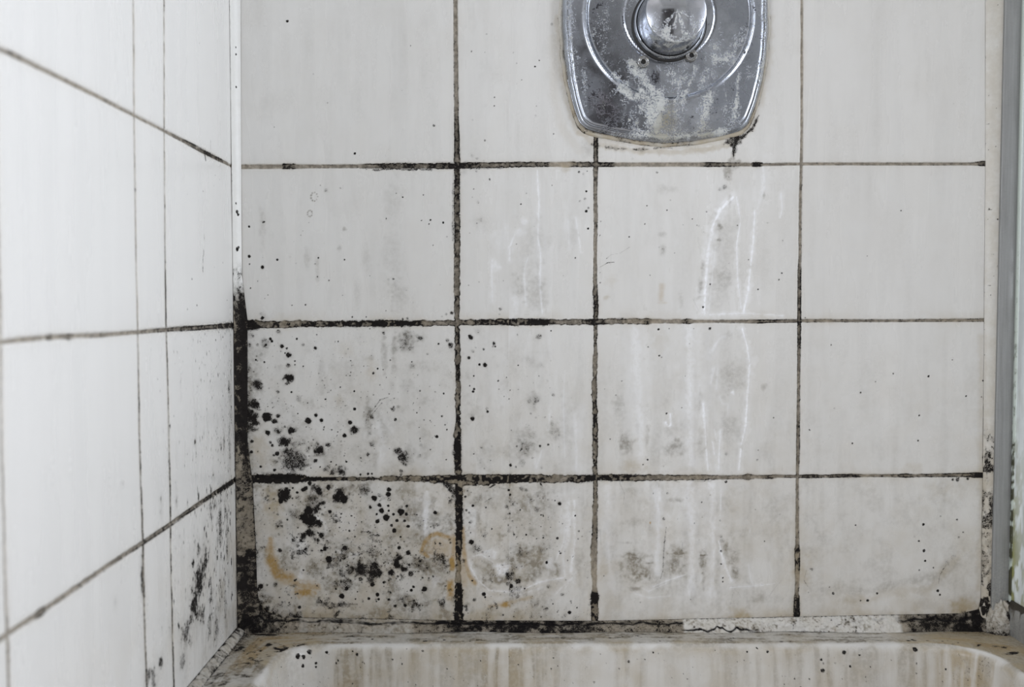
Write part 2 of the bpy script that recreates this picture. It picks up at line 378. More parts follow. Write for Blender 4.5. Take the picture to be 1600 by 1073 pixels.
# second row, second tile
spots(W, BP, 700, 240, 3.832, [(828, 225, 7), (828, 345, 8), (840, 325, 7, .6), (838, 449, 6), (820, 270, 8, .5), (790, 285, 9, .4), (762, 624, 4), (437, 302, 4, .9), (173, 417, 4, .8), (154, 212, 5, .7), (250, 155, 8, .6), (470, 238, 6, .5), (622, 190, 4, .6), (745, 182, 4, .5), (195, 395, 14, .35), (186, 768, 5, .6), (124, 789, 6, .6), (312, 930, 10, .6), (308, 960, 8, .4), (332, 760, 4, .6), (130, 475, 4, .6), (145, 260, 4, .5), (690, 730, 3, .6), (785, 110, 9, .6), (810, 120, 9, .4), (832, 105, 6, .5), (410, 542, 6, .5), (180, 290, 10, .3), (95, 110, 22, .3), (170, 105, 8, .5), (350, 240, 10, .15)])
# third row, first tile
spots(W, BP, 340, 480, 3.70, [(305, 182, 8), (315, 195, 7), (352, 140, 13, .6), (458, 181, 7), (372, 224, 11, .95), (400, 237, 7, .85), (409, 278, 15, .9), (390, 265, 5), (565, 236, 10), (573, 158, 5, .9), (495, 216, 10, .55), (272, 212, 26, .5), (280, 217, 7, .95), (230, 218, 10, .55), (205, 165, 9, .6), (252, 275, 12, .4), (222, 304, 6), (270, 317, 7), (447, 310, 5), (447, 332, 5), (495, 340, 4), (408, 336, 12, .65), (405, 408, 24, 1.2), (230, 455, 30, .9), (348, 488, 11, .6), (428, 490, 6), (470, 528, 17, .4), (205, 560, 34, .9), (190, 610, 32, .85), (205, 650, 44, .95), (190, 695, 26, .8), (285, 633, 22, 1.1), (348, 627, 13, .75), (330, 660, 16, .95), (348, 712, 25, .8), (291, 726, 15, 1.05), (425, 710, 19, .95), (450, 708, 15, .55), (387, 690, 8, .7), (523, 655, 16, 1.1), (567, 622, 12), (601, 653, 11, .95), (385, 775, 30, .95), (370, 785, 22, .8), (410, 850, 42, .75), (440, 890, 70, .72), (480, 900, 40, .7), (430, 850, 40, .75), (590, 820, 25, 1), (600, 845, 28, .6), (640, 795, 14, .7), (520, 830, 20, .45), (530, 815, 10, .6), (568, 885, 13, .85), (733, 740, 13), (798, 712, 21, .95), (766, 666, 13), (792, 588, 9, .9), (790, 485, 6), (660, 708, 8, .6), (630, 940, 24, .7), (665, 950, 24, .65), (720, 950, 25, .85), (1045, 840, 26, .75), (1065, 865, 34, .8), (1090, 885, 18, .6), (1015, 588, 14, .6), (1045, 575, 12, .4), (1028, 648, 9, .85), (1268, 747, 9, .95), (1277, 211, 6), (1297, 629, 7, .85), (1307, 499, 6, .9), (1152, 610, 4), (1228, 654, 4), (1326, 706, 5), (1315, 680, 5), (1213, 270, 8, .5), (1125, 340, 16, .4), (1123, 315, 4), (1165, 175, 22, .7), (1100, 150, 45, .42), (1080, 200, 45, .42), (1120, 210, 35, .35), (1090, 225, 20, .4), (900, 380, 7, .9), (925, 355, 6), (890, 290, 18, .3), (770, 308, 4), (957, 360, 4), (975, 405, 4), (1170, 483, 7, .8), (1155, 527, 4, .7), (960, 150, 11, .6), (965, 170, 12, .3), (890, 632, 15, .6), (880, 605, 10, .5), (895, 790, 18, .5), (870, 850, 12, .6), (880, 730, 10, .4), (680, 198, 4), (697, 198, 4), (655, 480, 4), (623, 530, 5), (710, 461, 4), (605, 423, 7, .6), (618, 450, 5, .6), (535, 400, 6, .4), (635, 493, 5, .5), (770, 376, 5, .7), (745, 395, 5, .5), (755, 240, 6, .5), (305, 780, 9, .8), (318, 800, 9, .8), (345, 846, 12, .9), (325, 855, 8, .8), (197, 775, 12, .8), (196, 835, 10, .9), (248, 921, 9, .9), (330, 940, 10, .9), (232, 835, 6, .6), (1178, 795, 10, .4), (1165, 860, 12, .35), (1170, 757, 5, .7), (1230, 822, 4), (1322, 880, 4), (1060, 945, 12, .6), (1060, 965, 9, .6), (870, 962, 7, .9), (892, 962, 6, .9), (825, 966, 7, .9), (733, 858, 5, .8), (655, 893, 4), (745, 893, 5), (685, 910, 4), (593, 922, 4), (497, 770, 12, .4), (473, 745, 8, .4), (512, 692, 5, .7), (463, 614, 4), (318, 580, 4), (208, 372, 5, .7), (175, 350, 18, .5), (175, 420, 20, .5), (190, 160, 20, .4), (180, 220, 16, .5), (1350, 220, 16, .75), (1330, 190, 12, .5)])
# third row, second tile
spots(W, BP, 700, 480, 3.832, [(135, 178, 13, .9), (125, 170, 6), (275, 215, 11, .6), (283, 235, 5), (268, 235, 8, .5), (165, 240, 6, .4), (213, 250, 9, .6), (150, 262, 11, .4), (125, 303, 10, .9), (190, 342, 9, .95), (220, 345, 13, .95), (420, 347, 5), (300, 440, 6), (156, 490, 8, .8), (150, 505, 7), (155, 410, 5), (305, 490, 4), (372, 495, 4), (336, 533, 4), (366, 548, 4), (130, 470, 4), (350, 420, 3), (421, 491, 5, .6), (236, 625, 7), (232, 605, 9, .4), (145, 667, 12, .95), (148, 645, 14, .35), (540, 175, 18, .5), (555, 170, 6, .6), (415, 165, 8, .4), (617, 140, 4), (545, 412, 6, .6), (500, 320, 28, .24), (550, 355, 20, .3), (480, 300, 18, .2), (510, 540, 25, .3), (530, 560, 20, .45), (485, 560, 15, .4), (510, 600, 25, .25), (540, 560, 8, .7), (495, 635, 8, .5), (525, 660, 8, .4), (628, 525, 11, .5), (680, 530, 11, .25), (640, 740, 22, .35), (650, 775, 20, .35), (625, 700, 14, .35), (480, 720, 22, .3), (510, 770, 22, .3), (460, 840, 35, .4), (450, 930, 25, .35), (495, 820, 18, .35), (600, 822, 9, .7), (375, 944, 9), (405, 955, 8, .5), (155, 877, 4), (255, 916, 4), (550, 830, 7, .8), (440, 850, 8, .7), (412, 832, 6, .8), (435, 855, 5), (200, 840, 10, .4), (262, 832, 8, .4), (335, 870, 8, .4), (380, 735, 4, .7), (262, 733, 5, .4), (580, 658, 7, .5), (620, 655, 5, .5), (615, 320, 6, .4), (595, 440, 8, .3), (192, 930, 8, .4), (218, 965, 8, .4), (505, 900, 8, .4), (560, 960, 10, .3), (180, 140, 22, .35), (300, 350, 10, .2)])
# bottom row, first tile
spots(W, BP, 340, 720, 3.5775, [(370, 190, 30, 1.1), (355, 225, 14), (385, 165, 16), (402, 162, 8), (445, 175, 8), (475, 160, 10), (495, 152, 12), (515, 125, 11), (565, 165, 38, 1.05), (545, 150, 25), (590, 235, 20, .85), (560, 270, 22, 1), (508, 280, 20, 1.2), (500, 325, 36, 1.3), (520, 350, 30, 1.2), (565, 350, 22, 1.2), (480, 412, 22, 1.2), (515, 400, 25, 1), (430, 290, 33, .5), (450, 205, 18, .45), (540, 210, 45, .55), (520, 235, 26, .5), (680, 205, 36, 1), (700, 215, 24, 1.1), (660, 230, 20, .8), (620, 145, 14, .9), (627, 283, 10), (825, 160, 30, .65), (757, 140, 12, .45), (715, 158, 11, .45), (877, 207, 14, 1.2), (958, 160, 13, 1.2), (955, 185, 15, 1.2), (905, 247, 11, 1.1), (853, 258, 10, 1.1), (916, 277, 14, 1.2), (953, 250, 7), (1027, 285, 17, 1.3), (1058, 250, 8), (1055, 298, 9), (893, 338, 10, 1.1), (942, 317, 16, 1.2), (983, 298, 7), (1003, 332, 9), (1046, 334, 8), (1066, 365, 9), (987, 388, 11, 1.1), (972, 360, 8), (1023, 424, 6), (1115, 300, 5), (1216, 290, 10, 1.1), (957, 278, 7), (889, 296, 7), (965, 218, 4), (492, 492, 7, 1.1), (623, 548, 17, 1.2), (600, 490, 13, 1), (580, 500, 8), (613, 485, 6), (580, 415, 15, .9), (560, 440, 10, .8), (545, 435, 8, .7), (348, 500, 11, .9), (712, 485, 14, .9), (715, 500, 30, .5), (1015, 485, 10, 1.1), (1018, 540, 22, 1.1), (1065, 514, 15, 1), (1000, 575, 36, 1), (1040, 600, 22, 1.1), (970, 620, 22, 1.2), (870, 580, 30, .8), (890, 630, 34, .95), (800, 610, 34, .9), (820, 590, 20, .8), (740, 605, 25, .65), (860, 510, 40, .5), (850, 560, 40, .5), (1120, 560, 40, .45), (1170, 570, 50, .38), (1230, 600, 60, .34), (1080, 630, 18, .8), (860, 665, 26, .7), (865, 690, 13, .9), (800, 660, 12, .7), (690, 590, 45, .38), (655, 685, 22, .5), (715, 690, 28, .55), (722, 712, 12, 1.1), (662, 716, 6), (693, 755, 14, 1.2), (845, 770, 8, 1.1), (893, 747, 10, 1.1), (900, 772, 7), (928, 678, 6), (957, 775, 8), (991, 810, 9, .8), (1048, 808, 9, .9), (1095, 703, 8, .9), (1083, 722, 8), (1156, 716, 14, 1.3), (459, 818, 9, .9), (771, 771, 4), (781, 731, 4), (1146, 808, 4), (590, 655, 12, .6), (640, 740, 20, .35), (570, 735, 14, .3), (1180, 665, 9, .5), (1185, 790, 15, .35), (1215, 455, 4), (1297, 437, 9, .5), (1300, 720, 10, .6), (930, 440, 40, .22), (730, 470, 60, .2), (1100, 440, 30, .2), (950, 550, 60, .35), (1130, 560, 8, .8), (1070, 580, 8, .8), (1125, 545, 5, .7), (940, 497, 4, .9), (730, 585, 9, .7), (710, 545, 6, .8), (1015, 715, 14, .4), (990, 740, 30, .22), (1020, 770, 8, .6), (346, 762, 4), (400, 790, 4), (440, 660, 5, .7), (270, 640, 5, .6), (290, 265, 6, .8), (240, 700, 14, .9), (225, 720, 14, .8), (210, 745, 16, 1), (320, 690, 14, .6)])
for t in [(235, 800, 26), (270, 830, 26), (310, 855, 20), (350, 870, 22), (390, 878, 18), (215, 760, 18)]:
    gb(W, BP, 'mould', 340, 720, 3.5775, *t, amp=.85, soft=.8, irr=.6)
# bottom row, second tile
spots(W, BP, 700, 720, 3.832, [(140, 485, 14, 1.1), (165, 520, 38, .5), (363, 174, 8, .9), (372, 203, 8, .9), (148, 267, 8, .9), (227, 278, 6, .9), (105, 213, 7, .9), (110, 295, 8, .8), (125, 310, 8, .6), (350, 275, 12, .5), (432, 293, 5), (558, 323, 5), (572, 330, 4), (670, 255, 10), (640, 237, 5), (762, 327, 5), (530, 290, 18, .45), (395, 440, 5, .9), (468, 441, 6), (655, 462, 8, .9), (212, 452, 4), (262, 407, 4), (570, 458, 6, .8), (783, 420, 8, .5), (675, 552, 6, .9), (590, 607, 9, .9), (560, 540, 12, .5), (375, 690, 30, .75), (420, 720, 18, .85), (410, 640, 30, .4), (460, 763, 5), (380, 748, 12, .95), (360, 735, 14, .6), (215, 797, 11, 1), (223, 815, 7, .9), (160, 832, 11, .6), (728, 908, 10, 1.2), (735, 838, 8, .6), (772, 878, 4), (628, 855, 5), (590, 885, 11, .6), (330, 920, 8, .8), (505, 930, 11, .4), (685, 800, 12, .5), (265, 870, 6, .8), (600, 750, 14, .5), (440, 165, 14, .5), (470, 175, 10, .5), (370, 315, 6, .7), (385, 360, 7, .5), (600, 350, 7, .4), (685, 375, 5, .7), (515, 235, 4, .7), (570, 225, 8, .5), (600, 232, 8, .5), (135, 430, 4), (105, 870, 10, .7), (110, 890, 10, .6), (145, 715, 6, .9), (780, 465, 6, .5), (230, 380, 14, .2), (520, 930, 30, .2), (145, 890, 20, .3), (250, 910, 20, .3), (700, 930, 20, .4), (760, 940, 20, .4)])
gl(W, BP, 'mould', 700, 720, 3.832, [(222, 245), (258, 222)], 5, amp=.6)
# third, fourth columns
spots(W, BP, 900, 240, 3.832, [(318, 498, 6, 1), (544, 338, 5, .9), (697, 391, 4, .9), (725, 428, 5, .8), (413, 421, 4, .8), (425, 311, 3, .7), (565, 278, 5, .5), (641, 426, 4, .6), (148, 405, 5, .7), (144, 488, 4, .5), (145, 772, 6, .7), (1034, 635, 4, .8), (803, 780, 5, .8), (1237, 520, 5, .6), (1232, 715, 5, .7), (1214, 755, 5, .8), (1091, 812, 6, .7), (760, 918, 6, .7), (520, 575, 12, .4), (590, 595, 3, .7), (782, 348, 6, .6), (765, 468, 4, .6), (735, 432, 8, .4), (443, 727, 3, .7), (497, 560, 3, .8), (967, 430, 5, .6), (915, 657, 4, .5), (1148, 415, 6, .4), (485, 112, 9, .5), (890, 200, 14, .45), (860, 215, 10, .35), (915, 140, 6, .6), (1373, 983, 4, .8), (145, 712, 4, .6)])
spots(W, BP, 900, 480, 3.70, [(477, 127, 6, 1.1), (417, 229, 5, .8), (482, 280, 7, .7), (495, 288, 6, .6), (538, 123, 3, .8), (773, 123, 9, .7), (656, 210, 4, .6), (632, 398, 4, .7), (611, 580, 4, .8), (523, 613, 6, .9), (264, 426, 5, .6), (230, 507, 5, .7), (414, 881, 6, .9), (387, 909, 5, .8), (197, 761, 4, .7), (1142, 638, 5, .7), (1053, 825, 5, .7), (1047, 882, 8, .5), (868, 850, 10, .5), (868, 1008, 8, .8), (165, 472, 4, .6), (1325, 60, 4, .8), (1350, 707, 4, .7), (680, 123, 4, .6), (505, 918, 9, .3)])
spots(W, BP, 900, 730, 3.973, [(780, 217, 6, .7), (545, 320, 9, .6), (568, 160, 8, .5), (630, 320, 5, .5), (783, 310, 4, .6), (735, 348, 5, .5), (1170, 458, 6, .6), (1113, 262, 6, .4), (1265, 292, 6, .4), (900, 520, 8, .7), (900, 600, 7, .7), (912, 685, 6, .9), (912, 710, 6, .8), (712, 820, 5, .6), (400, 838, 6, .5), (765, 450, 4, .6), (833, 172, 4, .6), (745, 708, 6, .4), (173, 672, 5, .7), (895, 330, 8, .4), (900, 430, 12, .4), (910, 450, 16, .3), (480, 162, 4, .8), (930, 90, 8, .8), (1285, 815, 5, .4)])
# fourth column
spots(W, BP, 1230, 480, 1.808, [(124, 106, 2, .9), (249, 210, 2.5, .8), (207, 241, 2.5), (300, 187, 3, .6), (399, 195, 3, .9), (466, 148, 2, .9), (505, 251, 2.5, .9), (373, 305, 2.5), (370, 376, 2.5), (184, 384, 2.5), (193, 615, 2, .8), (64, 347, 2, .6), (134, 285, 3, .4), (103, 147, 2, .4), (385, 613, 4, .9), (387, 687, 4, .9), (372, 660, 3, .8), (390, 716, 3, .9), (373, 742, 3, .7), (413, 735, 3, .7), (425, 800, 4), (432, 812, 3), (130, 808, 4, .7), (120, 790, 3, .6), (227, 828, 4, .8), (208, 828, 3, .6), (254, 808, 3, .8), (70, 740, 5, .5), (65, 738, 3, .5), (480, 487, 7, .7), (468, 487, 4, .8), (510, 484, 4), (430, 510, 8, .2), (428, 570, 8, .15), (485, 650, 4, .5), (497, 635, 3, .7), (480, 600, 3, .6), (360, 648, 4, .4), (433, 590, 3, .6), (300, 690, 8, .15), (270, 672, 6, .15), (440, 735, 10, .35), (452, 722, 8, .35), (470, 705, 8, .3), (60, 805, 3, .5), (455, 858, 4, .3)])
gl(W, BP, 'tan', 1230, 480, 1.808, [(170, 825), (230, 830), (260, 815), (330, 800), (400, 798), (430, 770), (450, 730), (500, 690)], 14, amp=.30, soft=.9, irr=.8)
gl(W, BP, 'grime', 1230, 480, 1.808, [(100, 800), (250, 800), (340, 770), (430, 760), (480, 720)], 14, amp=.22, soft=.9, irr=.9)
gb(W, BP, 'tan', 1230, 480, 1.808, 500, 850, 50, 26, amp=.7, soft=.9, irr=.7)
gb(W, BP, 'mould', 1230, 480, 1.808, 515, 868, 36, 14, amp=.8, soft=.9, irr=.7)
gb(W, BP, 'tan', 1230, 480, 1.808, 430, 520, 50, 40, amp=.22, soft=.9, irr=.7)
gb(W, BP, 'tan', 1230, 480, 1.808, 350, 455, 40, 16, amp=.25, soft=.9, irr=.7)
gl(W, BP, 'tan', 1500, 500, 3.58, [(120, 100), (120, 800), (125, 1000), (110, 1500)], 22, amp=.35, soft=.9, irr=.5)
for t in [(103, 866, 14), (150, 862, 9), (42, 886, 9, .9), (35, 424, 4), (120, 430, 4), (128, 338, 5), (138, 768, 12, .9), (142, 790, 10, .9)]:
    spots(W, BP, 1500, 500, 3.58, [t])
spots(W, BP, 1260, 100, 1, [(148, 229, 1.1), (60, 100, .7, .4), (230, 62, .7, .4), (95, 300, .6, .6)])

# scattered fine specks by region: (cx, cy, spread x, spread y, count, max radius px, strength)
def scatter(sh, conv, cx, cy, sx, sy, n, rmax, amp, bounds=None, g=True):
    for _ in range(n):
        x, y = (rng.normal(cx, sx), rng.normal(cy, sy)) if g else (rng.uniform(cx - sx, cx + sx), rng.uniform(cy - sy, cy + sy))
        if bounds and not (bounds[0] < x < bounds[2] and bounds[1] < y < bounds[3]): continue
        r = .55 + (rmax - .55) * rng.random() ** 3
        u, v = conv(x, y)
        sh.blob('mould', u, v, max(r * S, .60), None, amp * rng.uniform(.45, 1), .6, .3)
T31 = (388, 512, 706, 740); T41 = (398, 758, 708, 960); T42 = (726, 760, 922, 968); T32 = (724, 512, 924, 738)
scatter(W, BP, 540, 640, 110, 75, 520, 1.9, .85, T31)
scatter(W, BP, 410, 640, 26, 60, 110, 2.2, .9, T31)
scatter(W, BP, 580, 560, 60, 45, 150, 1.3, .5, T31)
scatter(W, BP, 520, 690, 50, 30, 110, 2.0, .8, T31)
scatter(W, BP, 500, 800, 50, 34, 330, 2.6, .95, T41)
scatter(W, BP, 560, 860, 90, 55, 420, 1.6, .75, T41)
scatter(W, BP, 590, 880, 70, 26, 620, 2.6, .9, T41)
scatter(W, BP, 600, 800, 35, 22, 60, 1.6, .9, T41)
scatter(W, BP, 550, 930, 90, 22, 90, 1.5, .7, T41)
scatter(W, BP, 820, 850, 60, 60, 420, 1.8, .8, T42)
scatter(W, BP, 830, 955, 70, 12, 120, 2.0, .7, T42)
scatter(W, BP, 820, 640, 60, 70, 150, 1.2, .5, T32)
scatter(W, BP, 850, 680, 25, 50, 140, 1.2, .5, T32)
scatter(W, BP, 640, 390, 50, 70, 130, 1.1, .32, (384, 268, 706, 498))
scatter(W, BP, 800, 380, 70, 80, 70, 1.0, .35, (722, 268, 924, 498))
scatter(W, BP, 1090, 400, 70, 80, 70, 1.0, .35, (938, 268, 1244, 498))
scatter(W, BP, 1090, 860, 90, 60, 110, 1.2, .42, (938, 756, 1240, 960))
scatter(W, BP, 1390, 860, 90, 55, 120, 1.3, .45, (1254, 750, 1530, 958))
scatter(W, BP, 1390, 600, 90, 80, 30, .9, .6, (1254, 508, 1530, 738))
scatter(W, BP, 620, 245, 60, 8, 40, 1.2, .5, (400, 200, 900, 254))

# ochre and rust marks
gl(W, BP, 'ochre', 340, 720, 3.5775, [(293, 435), (292, 500), (300, 570), (325, 620), (360, 645), (400, 655)], 10, 24, amp=.75, soft=.8)
gl(W, BP, 'ochre', 340, 720, 3.5775, [(300, 560), (330, 640), (405, 650)], 20, 9, amp=.95, soft=.8)
gl(W, BP, 'ochre', 340, 720, 3.5775, [(425, 680), (480, 700), (550, 705)], 18, 12, amp=.7, soft=.8, irr=.7)
gb(W, BP, 'ochre', 340, 720, 3.5775, 485, 735, 55, 30, amp=1.0, soft=.8, irr=.7)
gb(W, BP, 'ochre', 340, 720, 3.5775, 1235, 480, 90, 75, amp=.42, soft=.5, irr=.5)
gl(W, BP, 'ochre', 340, 720, 3.5775, [(1175, 535), (1140, 505), (1158, 455), (1190, 418), (1225, 405), (1265, 420), (1300, 432)], 6, 8, amp=.85, soft=.8)
gl(W, BP, 'ochre', 340, 720, 3.5775, [(1320, 430), (1322, 540)], 9, amp=.6, soft=.8)
gb(W, BP, 'ochre', 340, 720, 3.5775, 1312, 570, 20, 48, amp=1.4, soft=.8)
gb(W, BP, 'ochre', 340, 720, 3.5775, 1300, 720, 26, 60, amp=1.1, soft=.8)
gb(W, BP, 'ochre', 340, 720, 3.5775, 1160, 512, 22, 20, amp=.55, soft=.8)
gl(W, BP, 'ochre', 700, 720, 3.832, [(88, 400), (92, 520), (108, 620), (130, 690), (160, 730)], 7, 9, amp=.75, soft=.8)
gl(W, BP, 'ochre', 700, 720, 3.832, [(92, 600), (100, 740)], 20, 10, amp=.38, soft=.9)
gb(W, BP, 'ochre', 700, 720, 3.832, 340, 858, 30, 20, amp=1.2, soft=.9, irr=.6)
gl(W, BP, 'ochre', 700, 720, 3.832, [(250, 870), (340, 855), (430, 830), (500, 815)], 7, amp=.4, soft=.9)
gl(W, BP, 'ochre', 900, 240, 3.832, [(515, 770), (508, 890)], 9, amp=.32, soft=.9, fade=.1)
gb(W, BP, 'ochre', 900, 240, 3.832, 520, 893, 34, 8, amp=.22, soft=.9, irr=.6)
gb(W, BP, 'tan', 900, 240, 3.832, 185, 860, 26, 22, amp=.55, soft=.9, irr=.8)
gb(W, BP, 'tan', 900, 240, 3.832, 205, 762, 40, 40, amp=.2, soft=.9, irr=.8)
gb(W, BP, 'ochre', 900, 730, 3.973, 460, 342, 7, 10, amp=1.0, soft=.7)
gb(W, BP, 'tan', 340, 480, 3.70, 235, 845, 75, 95, amp=.50, soft=.95, irr=.5)
gb(W, BP, 'ochre', 340, 480, 3.70, 232, 840, 22, 22, amp=.35, soft=.95, irr=.5)
gb(W, BP, 'tan', 340, 720, 3.5775, 300, 220, 60, 100, amp=.75, soft=.95, irr=.6)
gb(W, BP, 'tan', 340, 720, 3.5775, 310, 300, 40, 50, amp=.5, soft=.95, irr=.6)
gb(W, BP, 'tan', 340, 480, 3.70, 890, 340, 38, 75, amp=.35, soft=.95, irr=.5)
gb(W, BP, 'tan', 340, 480, 3.70, 705, 540, 30, 36, amp=.28, soft=.95, irr=.5)
gb(W, BP, 'tan', 340, 480, 3.70, 745, 245, 55, 50, amp=.22, soft=.95, irr=.5)
gb(W, BP, 'tan', 900, 480, 3.70, 330, 915, 90, 40, amp=.40, soft=.95, irr=.6)
gb(W, BP, 'tan', 900, 480, 3.70, 490, 190, 40, 100, amp=.20, soft=.95, irr=.6)
gb(W, BP, 'tan', 900, 730, 3.973, 1000, 920, 70, 50, amp=.55, soft=.95, irr=.7)
gb(W, BP, 'tan', 900, 730, 3.973, 960, 250, 60, 180, amp=.18, soft=.95, irr=.5)
gb(W, BP, 'tan', 900, 730, 3.973, 1400, 650, 60, 100, amp=.45, soft=.95, irr=.8)
gb(W, BP, 'tan', 900, 730, 3.973, 160, 560, 30, 130, amp=.35, soft=.95, irr=.6)
gb(W, BP, 'tan', 700, 720, 3.832, 770, 720, 45, 45, amp=.3, soft=.95, irr=.6)
gb(W, BP, 'tan', 700, 240, 3.832, 690, 75, 75, 30, amp=.42, soft=.9, irr=.8)
gl(W, BP, 'tan', 340, 720, 3.5775, [(1318, 380), (1325, 700), (1310, 860)], 20, amp=.3, soft=.9)
# grey grime patches
for (ox, oy, sc, L) in (
    (900, 730, 3.973, [(370, 620, 85, 80, .42), (360, 560, 90, 40, .2), (620, 590, 62, 75, .34), (615, 500, 60, 40, .2), (787, 590, 24, 70, .40), (790, 700, 14, 50, .3), (960, 540, 55, 90, .30), (985, 660, 30, 50, .3), (625, 205, 55, 16, .28), (410, 205, 40, 24, .15), (370, 340, 80, 30, .16), (365, 755, 40, 14, .35), (1130, 820, 50, 32, .2), (450, 595, 30, 8, .4), (790, 545, 26, 6, .5), (630, 535, 70, 6, .3), (320, 468, 50, 10, .25), (910, 470, 40, 50, .2), (400, 675, 70, 30, .3)]),
    (900, 480, 3.70, [(570, 805, 62, 50, .32), (560, 700, 50, 60, .12), (290, 780, 36, 60, .30), (250, 560, 40, 70, .16), (412, 740, 14, 60, .2), (900, 400, 80, 110, .13), (900, 700, 70, 80, .14), (720, 800, 24, 90, .16), (890, 160, 50, 30, .12), (1090, 460, 24, 24, .2), (715, 560, 14, 80, .14), (355, 700, 14, 60, .12)]),
    (900, 240, 3.832, [(900, 560, 90, 260, .10), (870, 800, 70, 130, .12), (920, 290, 10, 40, .28), (740, 820, 20, 60, .28), (760, 680, 12, 50, .28), (860, 440, 16, 24, .3), (850, 517, 24, 8, .3), (1125, 250, 8, 20, .3), (1120, 650, 60, 200, .06), (520, 480, 24, 24, .15), (520, 590, 22, 34, .15), (545, 210, 60, 24, .10), (630, 890, 18, 60, .12), (340, 30, 10, 10, .1)]),
    (700, 720, 3.832, [(450, 560, 110, 70, .40), (520, 670, 70, 60, .40), (230, 650, 70, 80, .38), (310, 710, 60, 24, .5), (430, 700, 80, 34, .4), (350, 200, 180, 90, .16), (480, 330, 160, 120, .12), (640, 640, 40, 60, .3), (780, 600, 30, 80, .2), (320, 600, 40, 20, .3)]),
    (700, 480, 3.832, [(460, 830, 60, 90, .16), (640, 740, 40, 60, .16), (720, 700, 60, 130, .10), (510, 560, 50, 50, .12), (510, 320, 50, 60, .08), (200, 880, 26, 80, .12)]),
    (700, 240, 3.832, [(500, 560, 100, 180, .08), (520, 830, 90, 110, .14), (420, 800, 40, 80, .10), (740, 500, 40, 100, .07), (200, 400, 60, 60, .08)]),
    (350, 240, 3.833, [(1010, 300, 70, 120, .08), (1000, 600, 60, 200, .08), (230, 430, 22, 110, .14), (500, 640, 20, 60, .12), (560, 700, 14, 90, .14), (850, 620, 24, 80, .1), (720, 453, 18, 16, .25), (1060, 860, 60, 90, .12), (800, 830, 24, 80, .08)]),
    (340, 480, 3.70, [(960, 260, 24, 120, .2), (1020, 240, 18, 130, .22), (1010, 460, 26, 60, .12), (870, 640, 24, 140, .2), (1090, 180, 70, 70, .22), (600, 380, 20, 140, .10), (740, 360, 70, 110, .10), (910, 590, 50, 80, .12), (450, 740, 120, 120, .10), (640, 850, 110, 80, .14), (190, 500, 50, 200, .2), (820, 820, 60, 80, .10), (960, 700, 24, 60, .1), (900, 880, 30, 50, .12)]),
    (340, 720, 3.5775, [(760, 580, 180, 70, .22), (1000, 560, 150, 60, .25), (540, 220, 130, 90, .24), (450, 320, 60, 80, .22), (730, 480, 120, 60, .18), (560, 570, 70, 40, .14), (1200, 590, 110, 50, .30), (1090, 420, 60, 60, .14), (700, 690, 100, 40, .18), (230, 330, 40, 160, .18), (250, 600, 60, 200, .10), (1000, 330, 80, 90, .1), (360, 870, 160, 30, .35), (700, 870, 300, 24, .2), (1200, 760, 70, 60, .12)])):
    for (x, y, rx, ry, a) in L:
        gb(W, BP, 'grime', ox, oy, sc, x, y, rx, ry, amp=a * 1.9, soft=.95, irr=.6, mode='add')
# crack and scratch lines
for (ox, oy, sc, pts, w, a) in (
    (900, 240, 3.832, [(180, 630), (210, 605), (265, 595), (320, 560)], 3, .5), (900, 240, 3.832, [(140, 680), (165, 668), (190, 652), (228, 650)], 3.5, .7),
    (340, 480, 3.70, [(985, 520), (940, 535), (900, 590), (865, 620), (858, 660)], 5, .55), (340, 480, 3.70, [(950, 550), (905, 605), (870, 640)], 4, .6),
    (900, 730, 3.973, [(560, 370), (550, 450), (542, 560), (540, 640), (525, 690)], 5, .6), (900, 730, 3.973, [(660, 470), (655, 540)], 4, .5),
    (340, 720, 3.5775, [(840, 590), (850, 650), (858, 700)], 5, .7), (340, 720, 3.5775, [(640, 520), (690, 480), (660, 500)], 3, .3),
    (900, 730, 3.973, [(950, 740), (1080, 735), (1200, 722), (1280, 700)], 3, .35), (900, 730, 3.973, [(1205, 790), (1240, 740), (1275, 705)], 5, .35),
    (900, 730, 3.973, [(960, 850), (975, 780), (990, 770)], 4, .4), (900, 730, 3.973, [(1005, 770), (1020, 800)], 4, .5),
    (900, 730, 3.973, [(1430, 640), (1415, 700), (1440, 740)], 5, .5), (900, 480, 3.70, [(620, 360), (615, 400), (625, 440), (632, 480)], 3, .3),
    (1230, 480, 1.808, [(428, 780), (430, 760), (440, 740), (455, 722)], 2, .5), (900, 240, 3.832, [(700, 870), (735, 940)], 4, .35),
    (900, 730, 3.973, [(270, 95), (300, 160), (295, 230)], 4, .45), (900, 730, 3.973, [(370, 50), (420, 28), (520, 28)], 3, .35)):
    gl(W, BP, 'mould', ox, oy, sc, pts, w, amp=a, soft=.8, irr=.7)
